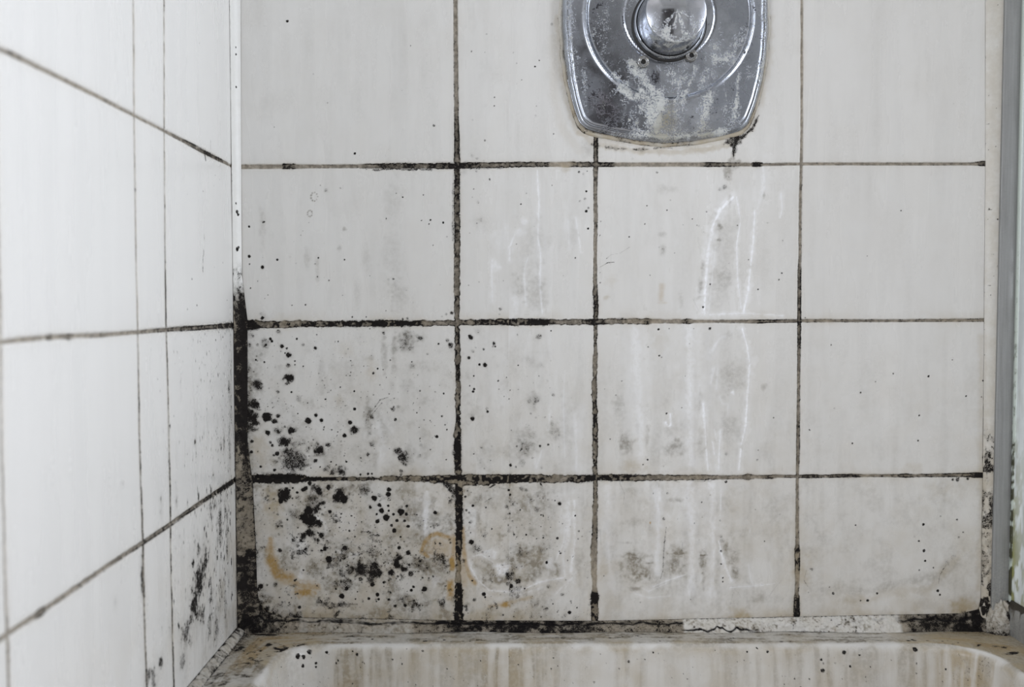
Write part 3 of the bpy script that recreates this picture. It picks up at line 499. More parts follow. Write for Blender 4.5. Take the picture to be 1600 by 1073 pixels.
# soap film: pale runs and swirls
for (ox, oy, sc, pts, w0, w1, a) in (
    (900, 240, 3.832, [(940, 260), (860, 340), (820, 430), (790, 600), (775, 800), (768, 950)], 12, 16, .75),
    (900, 240, 3.832, [(1070, 340), (1062, 520), (1045, 680), (1030, 820), (1005, 945)], 6, 10, .8),
    (900, 240, 3.832, [(960, 260), (985, 400), (962, 540), (968, 760), (990, 930)], 5, 5, .6),
    (900, 240, 3.832, [(1228, 240), (1235, 330), (1222, 385)], 7, 5, .45),
    (900, 240, 3.832, [(800, 965), (1000, 955), (1240, 970)], 6, 4, .6),
    (900, 240, 3.832, [(1120, 60), (1120, 200), (1085, 330)], 20, 14, .3),
    (900, 240, 3.832, [(835, 560), (820, 700), (795, 940)], 8, 6, .3),
    (900, 480, 3.70, [(960, 120), (990, 230), (1004, 330), (992, 500), (980, 680), (955, 800), (942, 935)], 9, 8, .75),
    (900, 480, 3.70, [(735, 560), (745, 700), (755, 850), (762, 935)], 9, 7, .7),
    (900, 480, 3.70, [(835, 710), (828, 820), (825, 935)], 7, 9, .6),
    (900, 480, 3.70, [(800, 710), (815, 770)], 4, 4, .5), (900, 480, 3.70, [(790, 780), (800, 850)], 5, 4, .5),
    (900, 480, 3.70, [(545, 615), (548, 680), (530, 690), (520, 665)], 6, 6, .8),
    (900, 480, 3.70, [(830, 520), (850, 560), (880, 560), (875, 620)], 5, 4, .4),
    (900, 480, 3.70, [(790, 350), (780, 440), (800, 350)], 8, 8, .35), (900, 480, 3.70, [(820, 350), (812, 470)], 7, 6, .35),
    (900, 480, 3.70, [(650, 100), (660, 500), (665, 900)], 34, 30, .38),
    (900, 480, 3.70, [(340, 120), (360, 500), (375, 850)], 40, 26, .28),
    (900, 480, 3.70, [(780, 260), (830, 180), (860, 170)], 18, 10, .35),
    (900, 730, 3.973, [(505, 110), (510, 400), (505, 660)], 38, 26, .50),
    (900, 730, 3.973, [(700, 90), (715, 400), (715, 780)], 42, 30, .50),
    (900, 730, 3.973, [(845, 100), (850, 450), (845, 780)], 32, 40, .45),
    (900, 730, 3.973, [(885, 460), (905, 540), (930, 620), (965, 700)], 14, 10, .75),
    (900, 730, 3.973, [(960, 745), (1100, 735), (1230, 722)], 7, 5, .6),
    (900, 730, 3.973, [(1070, 600), (1085, 700), (1110, 740)], 8, 6, .4),
    (900, 730, 3.973, [(480, 740), (560, 705), (680, 665)], 8, 6, .6), (900, 730, 3.973, [(380, 735), (450, 770), (560, 720)], 8, 6, .4),
    (900, 730, 3.973, [(370, 785), (450, 810), (580, 800)], 9, 6, .45), (900, 730, 3.973, [(200, 130), (190, 500), (230, 750)], 34, 30, .3),
    (900, 730, 3.973, [(900, 170), (895, 300)], 6, 6, .4),
    (700, 720, 3.832, [(130, 590), (135, 640), (180, 715), (250, 775), (360, 785), (460, 765), (560, 720), (690, 700)], 12, 6, .8),
    (700, 720, 3.832, [(150, 570), (200, 560), (270, 605)], 8, 8, .7), (700, 720, 3.832, [(200, 790), (300, 825), (430, 800), (560, 760)], 14, 12, .4),
    (700, 720, 3.832, [(720, 250), (715, 450), (690, 560), (700, 690)], 30, 10, .55), (700, 720, 3.832, [(755, 240), (760, 480), (735, 660)], 16, 12, .6),
    (700, 720, 3.832, [(640, 600), (690, 500), (700, 420)], 10, 6, .5), (700, 720, 3.832, [(640, 800), (740, 700), (700, 760)], 12, 8, .4),
    (700, 720, 3.832, [(480, 240), (500, 320)], 12, 7, .4), (700, 720, 3.832, [(150, 300), (160, 430)], 40, 40, .35),
    (700, 240, 3.832, [(535, 100), (545, 300), (538, 500), (555, 600), (550, 800), (565, 960)], 5, 6, .5),
    (700, 240, 3.832, [(400, 480), (370, 560), (370, 640)], 9, 8, .4), (700, 240, 3.832, [(480, 620), (455, 700), (465, 900)], 8, 8, .35),
    (700, 240, 3.832, [(265, 640), (262, 740), (265, 880)], 8, 8, .35), (700, 240, 3.832, [(720, 400), (725, 560)], 10, 10, .3),
    (700, 240, 3.832, [(765, 380), (795, 590)], 5, 5, .35), (700, 240, 3.832, [(400, 860), (410, 960)], 24, 20, .3),
    (700, 480, 3.832, [(700, 400), (690, 560), (700, 900)], 7, 8, .3), (700, 480, 3.832, [(760, 640), (770, 980)], 16, 12, .3),
    (700, 480, 3.832, [(560, 860), (530, 960)], 10, 8, .35), (700, 480, 3.832, [(610, 640), (600, 760)], 7, 6, .3),
    (340, 720, 3.5775, [(1170, 170), (1160, 300), (1165, 400)], 38, 26, .7), (340, 720, 3.5775, [(540, 300), (600, 350), (610, 400)], 10, 16, .5),
    (340, 480, 3.70, [(930, 700), (960, 780), (945, 880)], 30, 30, .3),
    (340, 720, 3.5775, [(660, 490), (700, 520), (790, 520), (730, 540)], 7, 5, .4), (340, 720, 3.5775, [(940, 600), (970, 560), (960, 540)], 8, 5, .4)):
    gl(W, BP, 'film', ox, oy, sc, pts, w0 * 1.7, w1 * 1.7, amp=a * .62, soft=1.0, irr=.9)
    gl(W, BP, 'film', ox, oy, sc, pts, w0 * .62, w1 * .62, amp=min(1.3, a * 1.35), soft=.8, irr=1.0)
    gl(W, BP, 'grime', ox, oy, sc, [(p[0] + w0 * .9, p[1] + 3) for p in pts], w0 * .5, w1 * .5, amp=a * .16, soft=.9, irr=.7)
for (ox, oy, sc, x, y, rx, ry, a) in (
    (700, 720, 3.832, 315, 640, 45, 45, .95), (700, 720, 3.832, 255, 560, 42, 40, .75), (700, 720, 3.832, 130, 615, 16, 34, .8),
    (700, 720, 3.832, 615, 620, 26, 40, .75), (700, 720, 3.832, 430, 640, 26, 26, .5), (700, 720, 3.832, 600, 680, 12, 30, .5),
    (340, 720, 3.5775, 1215, 670, 24, 34, .75), (340, 720, 3.5775, 750, 350, 120, 90, .28), (340, 720, 3.5775, 470, 640, 26, 24, .6),
    (340, 720, 3.5775, 430, 470, 60, 60, .3), (340, 720, 3.5775, 900, 430, 70, 40, .25), (340, 720, 3.5775, 600, 380, 20, 26, .4),
    (340, 720, 3.5775, 240, 470, 40, 200, .2), (900, 480, 3.70, 905, 492, 10, 13, .8), (900, 480, 3.70, 1030, 320, 22, 26, .3),
    (900, 240, 3.832, 800, 650, 40, 30, .35), (900, 730, 3.973, 1080, 395, 8, 18, .5), (700, 240, 3.832, 350, 520, 70, 60, .14),
    (700, 240, 3.832, 280, 670, 26, 30, .3), (700, 240, 3.832, 460, 400, 20, 24, .35), (700, 240, 3.832, 425, 470, 30, 20, .3)):
    gb(W, BP, 'film', ox, oy, sc, x, y, rx * 1.15, ry * 1.15, amp=a * 1.25, soft=.8, irr=.8)
ql = np.clip((BP(930, 0)[0] - W.U) / 90, .25, 1) * np.clip((BP(0, 500)[1] - W.V) / 40, 0, 1)
q4 = np.clip((BP(0, 735)[1] - W.V) / 20, 0, 1)
W.F['tan'] += ql * (.06 + .20 * q4) * sstep(.25, .65, fbm(W.U, W.V, 26, 1010, 4))
W.F['grime'] += ql * (.20 + .50 * q4) * sstep(.46, .72, fbm(W.U, W.V, 16, 1020, 5, .7))
W.F['mould'] = np.maximum(W.F['mould'], ql * q4 * sstep(.52, .76, fbm(W.U, W.V, 13, 1040, 5, .7)) * .72 * (W.U < BP(925, 0)[0]))
W.F['mould'] = np.maximum(W.F['mould'], np.exp(-np.maximum(e_lb, 0) / (5 + 5 * (W.V < BP(0, 900)[1]))) * sstep(BP(0, 470)[1], BP(0, 560)[1], W.V) * (W.U < BP(470, 0)[0]) * sstep(.28, .58, W.n1) * 1.0)
W.F['grime'] += np.exp(-np.maximum(e_lb, 0) / 14) * sstep(BP(0, 470)[1], BP(0, 560)[1], W.V) * .35 * W.n1 * (W.U < BP(700, 0)[0])
W.F['mould'] = np.maximum(W.F['mould'], np.exp(-np.maximum(e_b, 0) / 2.6) * sstep(.40, .62, W.n1) * .8)
W.F['tan'] += np.exp(-np.maximum(e_b, 0) / 9) * .25
W.F['grime'] *= 1 - .8 * np.clip(W.F['film'], 0, 1)
W.F['tan'] *= 1 - .6 * np.clip(W.F['film'], 0, 1)
for (ox, oy, sc, pts, w_, a_) in (
    (700, 720, 3.832, [(90, 130), (110, 118), (140, 125), (175, 150), (215, 165), (250, 158), (280, 140)], 12, .8), (700, 720, 3.832, [(550, 125), (562, 148)], 9, .9),
    (340, 720, 3.5775, [(1275, 125), (1300, 150), (1330, 175)], 26, .9), (340, 480, 3.70, [(1375, 780), (1372, 850), (1378, 900)], 14, .8),
    (350, 240, 3.833, [(850, 95), (930, 100), (960, 92), (1080, 96), (1240, 95)], 9, .8), (700, 240, 3.832, [(140, 88), (250, 84), (350, 84)], 7, .7),
    (700, 240, 3.832, [(30, 180), (28, 420), (34, 520)], 7, .6), (900, 480, 3.70, [(200, 70), (270, 66), (330, 72)], 10, .6), (900, 730, 3.973, [(440, 82), (520, 72), (600, 82), (640, 92)], 5, .6),
    (900, 730, 3.973, [(690, 78), (760, 88), (840, 82)], 7, .5), (900, 730, 3.973, [(85, 400), (150, 390), (155, 480)], 7, .4)):
    gl(W, BP, 'mould', ox, oy, sc, pts, w_, amp=a_, soft=1.0, irr=1.3)
# general weathering: everything a little greyer and warmer low down, textured film over the middle columns
dep = np.clip((BP(0, 500)[1] - W.V) / 290, 0, 1)
W.F['tan'] += (.05 + .17 * dep) * sstep(.30, .70, W.n0)
W.F['tan'] += .09 * dep
W.F['grime'] += sstep(.45, .75, fbm(W.U, W.V * .10, 10.0, 1110, 3)) * (.05 + .12 * dep)
for yr in (498, 740, 962):
    W.F['tan'] += .22 * np.exp(-((W.V - BP(0, yr)[1]) / 7) ** 2) * sstep(.3, .7, W.n0)
gpatch = np.exp(-((W.U - BP(840, 0)[0]) / 60) ** 2) * .5 + np.exp(-((W.U - BP(1120, 0)[0]) / 60) ** 2) * .5
st = fbm(W.U, W.V * .16, 5.0, 900, 3)
W.F['film'] += gpatch * sstep(.50, .72, st) * .22 * (W.V < BP(0, 265)[1])
W.F['grime'] += sstep(.55, .78, fbm(W.U, W.V * .35, 9.0, 950, 4)) * (.05 + .14 * dep) * (1 - .5 * (W.U > BP(1250, 0)[0]))
W.F['mould'] = np.maximum(W.F['mould'], sstep(.60, .78, fbm(W.U, W.V * .6, 4.0, 970, 3)) * .26 * dep * (W.U < BP(925, 0)[0]))

# stained outline under the valve plate
PLATE = [(1201, 28), (1200, 70), (1196, 110), (1188, 150), (1178, 182), (1171, 199), (1160, 209), (1140, 215), (1110, 221), (1075, 226), (1040, 228),
         (1005, 226), (970, 220), (935, 213), (912, 207), (901, 198), (894, 180), (886, 150), (879, 110), (875, 70), (873, 28)]
half = [(x + (4 if x < 1037 else -3), y - 3) for x, y in PLATE]
loop = half + [(x, 56 - y) for x, y in reversed(half[1:-1])]
PC = (1037, 28)
gl(W, BP, 'tan', 0, 0, 1, [(x + (x - 1037) * .03, y + 6) for x, y in half], 7, amp=.38, soft=.8, irr=.6)
gl(W, BP, 'mould', 0, 0, 1, [(x + (x - 1037) * .02, y + 4) for x, y in half], 2.4, amp=.50, soft=.9, irr=1.4)
gl(W, BP, 'tan', 0, 0, 1, [(905, 205), (930, 226), (1000, 236), (1060, 238), (1110, 232), (1140, 225)], 6, amp=.6, soft=.7, irr=.6)
gl(W, BP, 'mould', 0, 0, 1, [(925, 226), (960, 232), (1010, 234), (1030, 230), (1050, 232)], 3.0, amp=.62, soft=1.0, irr=1.5)
gl(W, BP, 'mould', 0, 0, 1, [(1135, 222), (1160, 215), (1176, 200), (1186, 180)], 5, 1.5, amp=.85, soft=1.0, irr=1.4)
gl(W, BP, 'mould', 0, 0, 1, [(1150, 216), (1146, 230), (1146, 244)], 9, 3, amp=.95, soft=1.0, irr=1.3)
gl(W, BP, 'grime', 0, 0, 1, [(1146, 242), (1140, 256), (1136, 275), (1140, 262), (1155, 252)], 6, amp=.6, soft=.8, irr=.9)
gl(W, BP, 'tan', 0, 0, 1, [(865, 60), (866, 150), (880, 205), (905, 235)], 9, amp=.2, soft=.9)
gb(W, BP, 'grime', 0, 0, 1, 918, 232, 14, 14, amp=.3, soft=.9)

# geometry: tiny warp of each glazed face so reflections are not dead flat
W.F['height'] += (fbm(W.U, W.V, 55, 1200, 2) - .5) * .5
P = np.stack([W.U * MM, -W.F['height'] * MM, W.V * MM], -1)
wall_back = grid_mesh('wall_back', P, W.F, M_TILE)
tag(wall_back, kind='structure')

# plain painted wall beyond the screen (same wall plane)
k = NT('painted_plaster'); c = k.mix(k.ramp(k.noise(9, 4, .5), .35, .65), (.82, .83, .82), (.78, .80, .79))
k.link(c, k.b.inputs['Base Color']); k.b.inputs['Roughness'].default_value = .5
M_PLASTER = k.m
us = np.linspace(b(1554, 500)[0], 1.3, 30); vs = np.linspace(.25, 1.7, 30)
UU, VV = np.meshgrid(us, vs)
o = grid_mesh('wall_right', np.stack([UU, 0 * UU + .004, VV], -1), None, M_PLASTER)
tag(o, kind='structure')

# ------------------------------------------------------------------ wall_left (u = distance from the corner)
def LP(px, py):
    x, z = on_left(px, py); return x / MM, z / MM
un = np.concatenate([np.arange(0, 260, .8), np.arange(260, 480, 1.3)]).astype(np.float32)
L = Sheet(0, 480, v0, BP(800, -420)[1], 1.0, 300, un=un)
LV = [[(257, 0, 2.6, .5), (257, 100, 2.4, .3), (257, 205, 2.6, .45), (258, 330, 2.2, .35), (259, 440, 2.6, .9), (260, 500, 3, 1.0), (261, 540, 2.6, .6), (264, 640, 3, .6), (266, 760, 3.2, .85), (268, 900, 3, .7), (270, 1000, 3.2, .9), (272, 1073, 3.2, .9)],
      [(209, 0, 3.0, .12), (210, 180, 3.0, .2), (212, 296, 3.0, .4), (213, 380, 2.8, .35), (216, 510, 3.0, .3), (217, 560, 3, .6), (218, 654, 3, .9), (221, 760, 3.2, .7), (224, 850, 3.8, .9), (226, 960, 3.4, .7), (230, 1073, 3.6, .9)],
      [(-8, 0, 3, .1), (-2, 300, 3, .1), (1, 500, 3, .25), (6, 750, 3, .3), (11, 950, 3.2, .4), (15, 1073, 3, .4)]]
LH = [[(-60, 46, 3.6, .2), (0, 76, 3.6, .3), (22, 86, 3.6, .75), (60, 105, 3.6, .4), (150, 149, 3.4, .3), (190, 170, 3.4, .5), (255, 203, 3.4, .35), (295, 224, 3.6, .8), (320, 238, 3.8, 1.1), (340, 248, 3.4, .9), (352, 254, 3.2, .5), (364, 260, 3.2, .2)],
      [(-60, 540, 3.4, .2), (0, 535, 3.4, .25), (70, 527, 3.4, .3), (80, 527, 4.2, .95), (90, 526, 3.6, .3), (108, 526, 4.2, .95), (120, 525, 3.6, .25), (160, 523, 4.0, .8), (175, 522, 3.4, .3), (215, 519, 3.4, .4), (235, 517, 3.4, .7), (262, 515, 3.6, .8), (290, 513, 4.2, 1.0), (330, 511, 4.2, .95), (365, 508, 4.5, 1.1)],
      [(-60, 1041, 4, .5), (0, 1000, 4, .5), (30, 979, 4, .5), (55, 963, 4.5, .6), (63, 957, 6, 1.2), (75, 949, 4.2, .6), (120, 918, 4, .75), (190, 870, 4.2, .85), (222, 849, 4, .9), (268, 818, 4.0, 1.0), (310, 788, 4.2, 1.1), (367, 750, 4.6, 1.1)]]
nearc = np.clip((120 - L.U) / 120, 0, 1)
e_c = L.U - 6.0 + (L.n1 - .5) * 1.5
e_lb2 = L.V - ZR / MM - 1.5 + (L.n1 - .5) * 2
joints(L, LV, LH, LP, edges=(e_c, e_lb2), jag=.5, jagmap=.35 + .8 * nearc, thin=.60, lf=np.clip(1.05 - L.U / 500, .5, 1))
def ls(lst, amp=1.0, stretch=1.0):
    for t in lst:
        x, y, r = t[:3]; a = t[3] if len(t) > 3 else 1.0
        u, v = LP(x, y)
        L.blob('mould', u, v, max(r * S * 1.25, .7), max(r * S * stretch, .7), a, .6, .35)
# specks read off the photograph: x, y, size
ls([(350, 332, 1.2, .7), (312, 68, 1.0, .8), (294, 188, 1.0, .8), (317, 272, 1.2, 1), (336, 274, 1.4, 1), (343, 280, 1.1, 1), (334, 291, .9, .9), (317, 299, 1.1, .9), (293, 303, 1.2, .7), (327, 377, .8, .8), (348, 410, 1.5, 1), (335, 417, 1.3, 1), (317, 410, 1.5, .7), (300, 436, 1.6, 1), (308, 477, 2.2, .8), (293, 483, 1.6, 1), (355, 469, 1.4, 1), (325, 448, .9, .8), (319, 300, 1.0, .8), (212, 296, 2.2, .9), (96, 402, 2.5, .2), (337, 312, 1, .5), (286, 75, 1, .3)])
ls([(318, 395, 1.2, .8), (317, 405, 1.2, .9), (317, 420, 1.2, .7), (319, 370, 1.1, .6)], stretch=6)
gl(L, LP, 'mould', 0, 0, 1, [(329, 220), (329, 234)], 1.4, amp=.8); gl(L, LP, 'mould', 0, 0, 1, [(320, 240), (321, 250)], 2, amp=1.0)
for _ in range(640):      # specks thickening towards the corner and the tub
    x = 363 - abs(rng.normal(0, 42)); y = rng.uniform(515, 990)
    if x < 222: continue
    if y > 750 + (367 - x) * .69 + 195: continue
    w_ = .5 + .5 * (y > 760)
    u, v = LP(x, y)
    L.blob('mould', u, v, max(.7, rng.uniform(.6, 1.9) * w_), rng.uniform(.8, 4.6) * w_ + .4, rng.uniform(.35, .95), .65, .4)
for (x, y, ru, rv, a) in ((312, 915, 15, 22, 1.0), (305, 940, 13, 20, 1.0), (322, 870, 8, 20, .8), (330, 930, 8, 24, .7), (316, 960, 12, 14, .8), (290, 990, 12, 14, .7), (344, 820, 6, 26, .7), (355, 830, 4, 40, .6), (361, 560, 3, 30, .5), (359, 700, 4, 30, .6), (352, 940, 5, 40, .5), (338, 985, 8, 20, .6), (318, 895, 8, 16, .7), (300, 965, 9, 13, .7), (308, 900, 12, 9, .7), (296, 1000, 9, 12, .6), (335, 790, 9, 7, .95), (345, 770, 6, 12, .8), (330, 800, 6, 16, .7), (352, 800, 5, 22, .5), (358, 600, 5, 16, .6), (361, 640, 5, 22, .6), (350, 690, 4, 16, .6), (345, 700, 4, 9, .6),
                          (327, 980, 6, 22, .55), (286, 1030, 10, 16, .6), (240, 1060, 9, 12, .7), (250, 1035, 6, 9, .8), (232, 1060, 6, 10, .7), (222, 895, 3, 18, .9), (224, 920, 3, 10, .8), (310, 860, 5, 10, .7), (340, 850, 4, 18, .5), (356, 900, 5, 40, .35), (345, 930, 5, 30, .35), (265, 985, 5, 12, .4), (276, 780, 3, 10, .5), (252, 780, 3, 6, .7), (251, 800, 3, 5, .6), (305, 690, 3, 3, .9), (333, 742, 3, 3, .9), (346, 700, 3, 4, .8), (302, 880, 4, 5, .9), (326, 870, 3, 12, .8), (180, 940, 3, 6, .5), (192, 755, 2, 3, .5)):
    u, v = LP(x, y); L.blob('mould', u, v, ru * .95, rv * .75, a, .85, .7)
    L.blob('grime', u, v, ru * 1.8, rv * 1.3, a * .3, .95, .4)
L.F['grime'] += sstep(.50, .74, fbm(L.U, L.V * .3, 8.0, 1950, 4)) * .34 * np.clip((LP(280, 850)[1] + 40 - L.V) / 110, 0, 1) * np.clip((200 - L.U) / 140, .12, 1)
L.F['grime'] += sstep(.5, .74, fbm(L.U, L.V * .12, 6.0, 1980, 3)) * .10 * np.clip((LP(300, 515)[1] - L.V) / 60, 0, 1) * np.clip((330 - L.U) / 200, .1, 1)
L.F['tan'] += .16 * np.exp(-L.U / 40) * np.clip((LP(360, 520)[1] - L.V) / 90, 0, 1) * sstep(.2, .6, L.n0)
L.F['tan'] += .30 * np.clip((LP(340, 760)[1] - L.V) / 60, 0, 1) * np.exp(-L.U / 60) * sstep(.3, .7, L.n0)
for uu, a_ in ((9, .7), (13, .45), (19, .3), (27, .25)):
    L.F['mould'] = np.maximum(L.F['mould'], a_ * np.exp(-((L.U - uu - (fbm(0 * L.U, L.V, 30, 1400 + uu, 2) - .5) * 5) / 1.1) ** 2) * sstep(LP(360, 520)[1], LP(360, 580)[1], L.V) * sstep(.42, .62, fbm(L.U, L.V * .25, 6, 1500 + uu, 3)))
L.F['tan'] += .14 * np.clip((LP(280, 830)[1] - L.V) / 90, 0, 1) * sstep(.3, .7, L.n0)
L.F['height'] += (fbm(L.U, L.V, 70, 1300, 2) - .5) * .5
P = np.stack([XL + L.F['height'] * MM, -L.U * MM, L.V * MM], -1)
wall_left = grid_mesh('wall_left', P, L.F, M_TILE, flip=True)
tag(wall_left, kind='structure')

# ------------------------------------------------------------------ silicone beads
def strip(name, A, Bp, bulge, ncross, nrm, fieldfn, lump, mat=M_SEAL, seed=50, power=1.0, flip=False):
    """Bead between edge points A (n,3) and Bp (n,3), bulging along nrm; lump(s_index array, t) displaces."""
    n = len(A); t = np.linspace(0, 1, ncross)
    Pn = A[:, None] * (1 - t)[None, :, None] + Bp[:, None] * t[None, :, None]
    ss = np.concatenate([[0], np.cumsum(np.linalg.norm(np.diff(A, axis=0), axis=1))]) / MM
    wmm = np.linalg.norm(Bp - A, axis=1).mean() / MM
    SS, TT = np.meshgrid(ss, t * wmm, indexing='ij')
    h = np.sin(np.pi * t)[None, :] ** power * bulge + lump(SS, TT, np.broadcast_to(t, SS.shape)) * MM
    Pn = Pn + h[..., None] * np.array(nrm)[None, None]
    F = fieldfn(SS, TT, np.broadcast_to(t, SS.shape), Pn)
    return grid_mesh(name, Pn, F, mat, flip=flip)

def pxrow(z):       # photo row on the back wall for a height
    return np.interp(z, [b(400, y)[1] for y in range(1073, -400, -30)], list(range(1073, -400, -30)))

zs = np.arange(ZR - .002, BP(800, -400)[1] * MM, .0008)
rows = pxrow(zs)
rightx = np.array([BP(x, y)[0] for x, y in [(376, -400), (376, 0), (377, 250), (378, 430), (387, 500), (387, 690), (395, 755), (400, 850), (402, 920), (412, 990)]])
rx = np.interp(rows, [-400, 0, 250, 430, 500, 690, 755, 850, 920, 990], rightx) * MM
A_ = np.stack([np.full_like(zs, XL + .0005), np.full_like(zs, -.0085), zs], -1)
B_ = np.stack([rx, np.full_like(zs, -.0004), zs], -1)
def lump_corner(s, t, tt):
    r = pxrow(zs)[:, None]
    rough = sstep(420, 500, r + 0 * s)
    return ((fbm(s, t, 7, 60, 3) - .5) * 3.2 * rough + (fbm(s, t, 2.2, 66, 2) - .5) * 1.3 * rough + (fbm(s, t * .3, 40, 63, 2) - .5) * .6) * np.sin(np.pi * tt) ** .5
def f_corner(s, t, tt, Pn):
    r = pxrow(zs)[:, None] + 0 * s
    n = fbm(s, t, 6, 70, 3); n2 = fbm(s, t, 2, 75, 2)
    lev = np.interp(r, [300, 400, 425, 440, 470, 500, 530, 560, 640, 690, 710, 740, 760, 800, 850, 870, 910, 925, 960, 1000], [0, 0, .5, .35, .95, .8, .8, 1.1, 1.0, .85, .6, .45, .7, .5, .65, 1.15, 1.15, .65, .9, 1.2])
    m = lev * (.32 + .70 * n + .5 * sstep(.42, .60, fbm(s, t, 4.5, 79, 2))) + .55 * lev * np.exp(-((tt - .78) / .22) ** 2) * sstep(450, 480, r) * (r < 760)
    edge = np.maximum(np.exp(-tt / .06), np.exp(-(1 - tt) / .10)) * sstep(440, 520, r) * 1.0
    m = np.maximum(m, edge * (.6 + .6 * n2))
    for (y, q, rr) in ((136, .6, 1.4), (318, .5, 1.3), (331, .6, 2.4), (335, .7, 2), (390, .55, 2.6), (75, .6, .8), (86, .6, .9), (387, .7, 1.6)):
        k_ = int(np.argmin(abs(rows - y))); d = np.hypot(s - s[k_, 0], (tt - q) * 14)
        m = np.maximum(m, 1.0 * (1 - sstep(rr * .5, rr * 1.2, d + (n2 - .5))))
    m = np.maximum(m, .55 * np.exp(-tt / .05) * sstep(.5, .6, n) )
    return {'mould': m, 'tan': .12 + .18 * sstep(420, 520, r) , 'grime': .06 + .7 * sstep(430, 520, r) * sstep(.3, .6, n), 'grout': sstep(425, 500, r) * .95, 'film': np.zeros_like(s)}
nv = np.array([1, -1, 0]) / math.sqrt(2)
o = strip('corner_sealant', A_, B_, -.0012, 22, nv, f_corner, lump_corner)
tag(o, 'vertical silicone bead in the left wall corner, white above and black with mould below', 'sealant')

# bead between tiles and tub
nx = 1100
xs = np.linspace(XL + .002, b(1552, 985)[0], nx)
pxs = np.interp(xs, [b(300, 980)[0], b(1600, 980)[0]], [300, 1600])
topz = np.interp(pxs, [300, 400, 440, 560, 700, 930, 1240, 1500, 1560], [b(400, y)[1] for y in (940, 950, 964, 966, 969, 970, 964, 959, 945)])
A_ = np.stack([xs, np.full(nx, -.0003), topz], -1)
B_ = np.stack([xs, np.full(nx, -.0085) - .002 * np.sin(xs * 40), np.full(nx, ZR + .0004)], -1)
peel = lambda p: np.interp(p, [300, 380, 430, 470, 640, 690, 720, 880, 930, 1000, 1060, 1068, 1240, 1400, 1420, 1500, 1560], [1.4, 1.4, .9, .3, .25, .9, 1.1, 1.1, .9, .7, .7, .05, .0, .15, .9, 1.1, 1.2])
def lump_tub(s, t, tt):
    n = fbm(s, t, 8, 80, 3)
    p = peel(pxs)[:, None]
    gap = np.exp(-((tt - .30 - .3 * (n - .5)) / .14) ** 2)
    return ((n - .5) * 3.0 + (fbm(s, t, 2.4, 86, 2) - .5) * 1.4 - gap * 2.2 * np.clip(p, .25, 1)) * np.sin(np.pi * tt) ** .5
def f_tub(s, t, tt, Pn):
    n = fbm(s, t, 7, 90, 3); n2 = fbm(s, t, 2, 95, 2); n3 = fbm(s, t * 2.5, 14, 97, 3)
    p = peel(pxs)[:, None] + 0 * s
    m = p * (.25 + .95 * n) * (.7 + .6 * n2)
    gapc = .28 + .5 * (n3 - .5)
    gap = np.exp(-((tt - gapc) / .10) ** 2) * sstep(.15, .5, p + .1 + .35 * (n - .5))
    edge = np.exp(-tt / .07) * .9
    low_ = np.exp(-(1 - tt) / .06) * .6 * sstep(.4, .6, n)
    m = np.maximum(m, np.maximum(edge * (.55 + .7 * n2), low_))
    m = np.maximum(m, sstep(.56, .74, n2 * .5 + n * .5) * .6)
    blk = np.interp(p, [.85, 1.1], [0, 1])
    white = (1 - sstep(.1, .4, p))
    fx = pxs[:, None] + 0 * s                      # lower dark seam under the peeled white run
    seam = np.exp(-((tt - .80 + .7 * (fbm(s, 0 * t, 11, 98, 3) - .5)) / (.03 + .09 * n)) ** 2) * sstep(1050, 1075, fx) * (1 - sstep(1150, 1200, fx))
    return {'mould': np.maximum(m, seam), 'dark': np.clip(np.maximum(np.maximum(gap * 1.1, seam * .9), blk * sstep(.30, .55, n) * .8), 0, 1), 'tan': .22 + .5 * n * (1 - white * .5), 'grime': .45 * n * (1 - white * .4) + .12 + .5 * sstep(.5, .68, n2 * .5 + n3 * .5), 'film': white * .6 * sstep(.4, .6, n) * np.interp(fx, [640, 1040], [.4, 1]), 'grout': .8 * (1 - white)}
o = strip('bathtub_sealant', A_, B_, .0012, 26, np.array([0, -1, 1]) / math.sqrt(2), f_tub, lump_tub)
tag(o, 'cracked mouldy silicone bead along the back of the bathtub ledge', 'sealant')

# bead along the left wall and tub
ny = 500
ys = np.linspace(-.004, -.50, ny)
A_ = np.stack([np.full(ny, XL + .0004), ys, np.full(ny, ZR + .006)], -1)
B_ = np.stack([np.full(ny, XL + .0085), ys, np.full(ny, ZR + .0003)], -1)
def f_side(s, t, tt, Pn):
    n = fbm(s, t, 6, 190, 3); n2 = fbm(s, t, 2, 195, 2)
    m = (np.exp(-tt / .12) + np.exp(-(1 - tt) / .14)) * (.35 + .8 * n2) + .45 * sstep(.5, .7, n) + np.exp(-s / 14) * .8
    rib = sstep(.55, .8, vnoise(s, 0 * t, 3.0, 197)) * .5
    return {'mould': np.maximum(m, rib), 'tan': .35 + 0 * s, 'grime': .25 + .5 * n, 'grout': .25 + 0 * s}
o = strip('side_sealant', A_, B_, .0010, 16, np.array([1, 0, 1]) / math.sqrt(2), f_side, lambda s, t, tt: ((fbm(s, t * .4, 4, 180, 3) - .5) * 2.6) * np.sin(np.pi * tt) ** .5, flip=True)
tag(o, 'ribbed silicone bead running forward where the left wall meets the bathtub ledge', 'sealant')

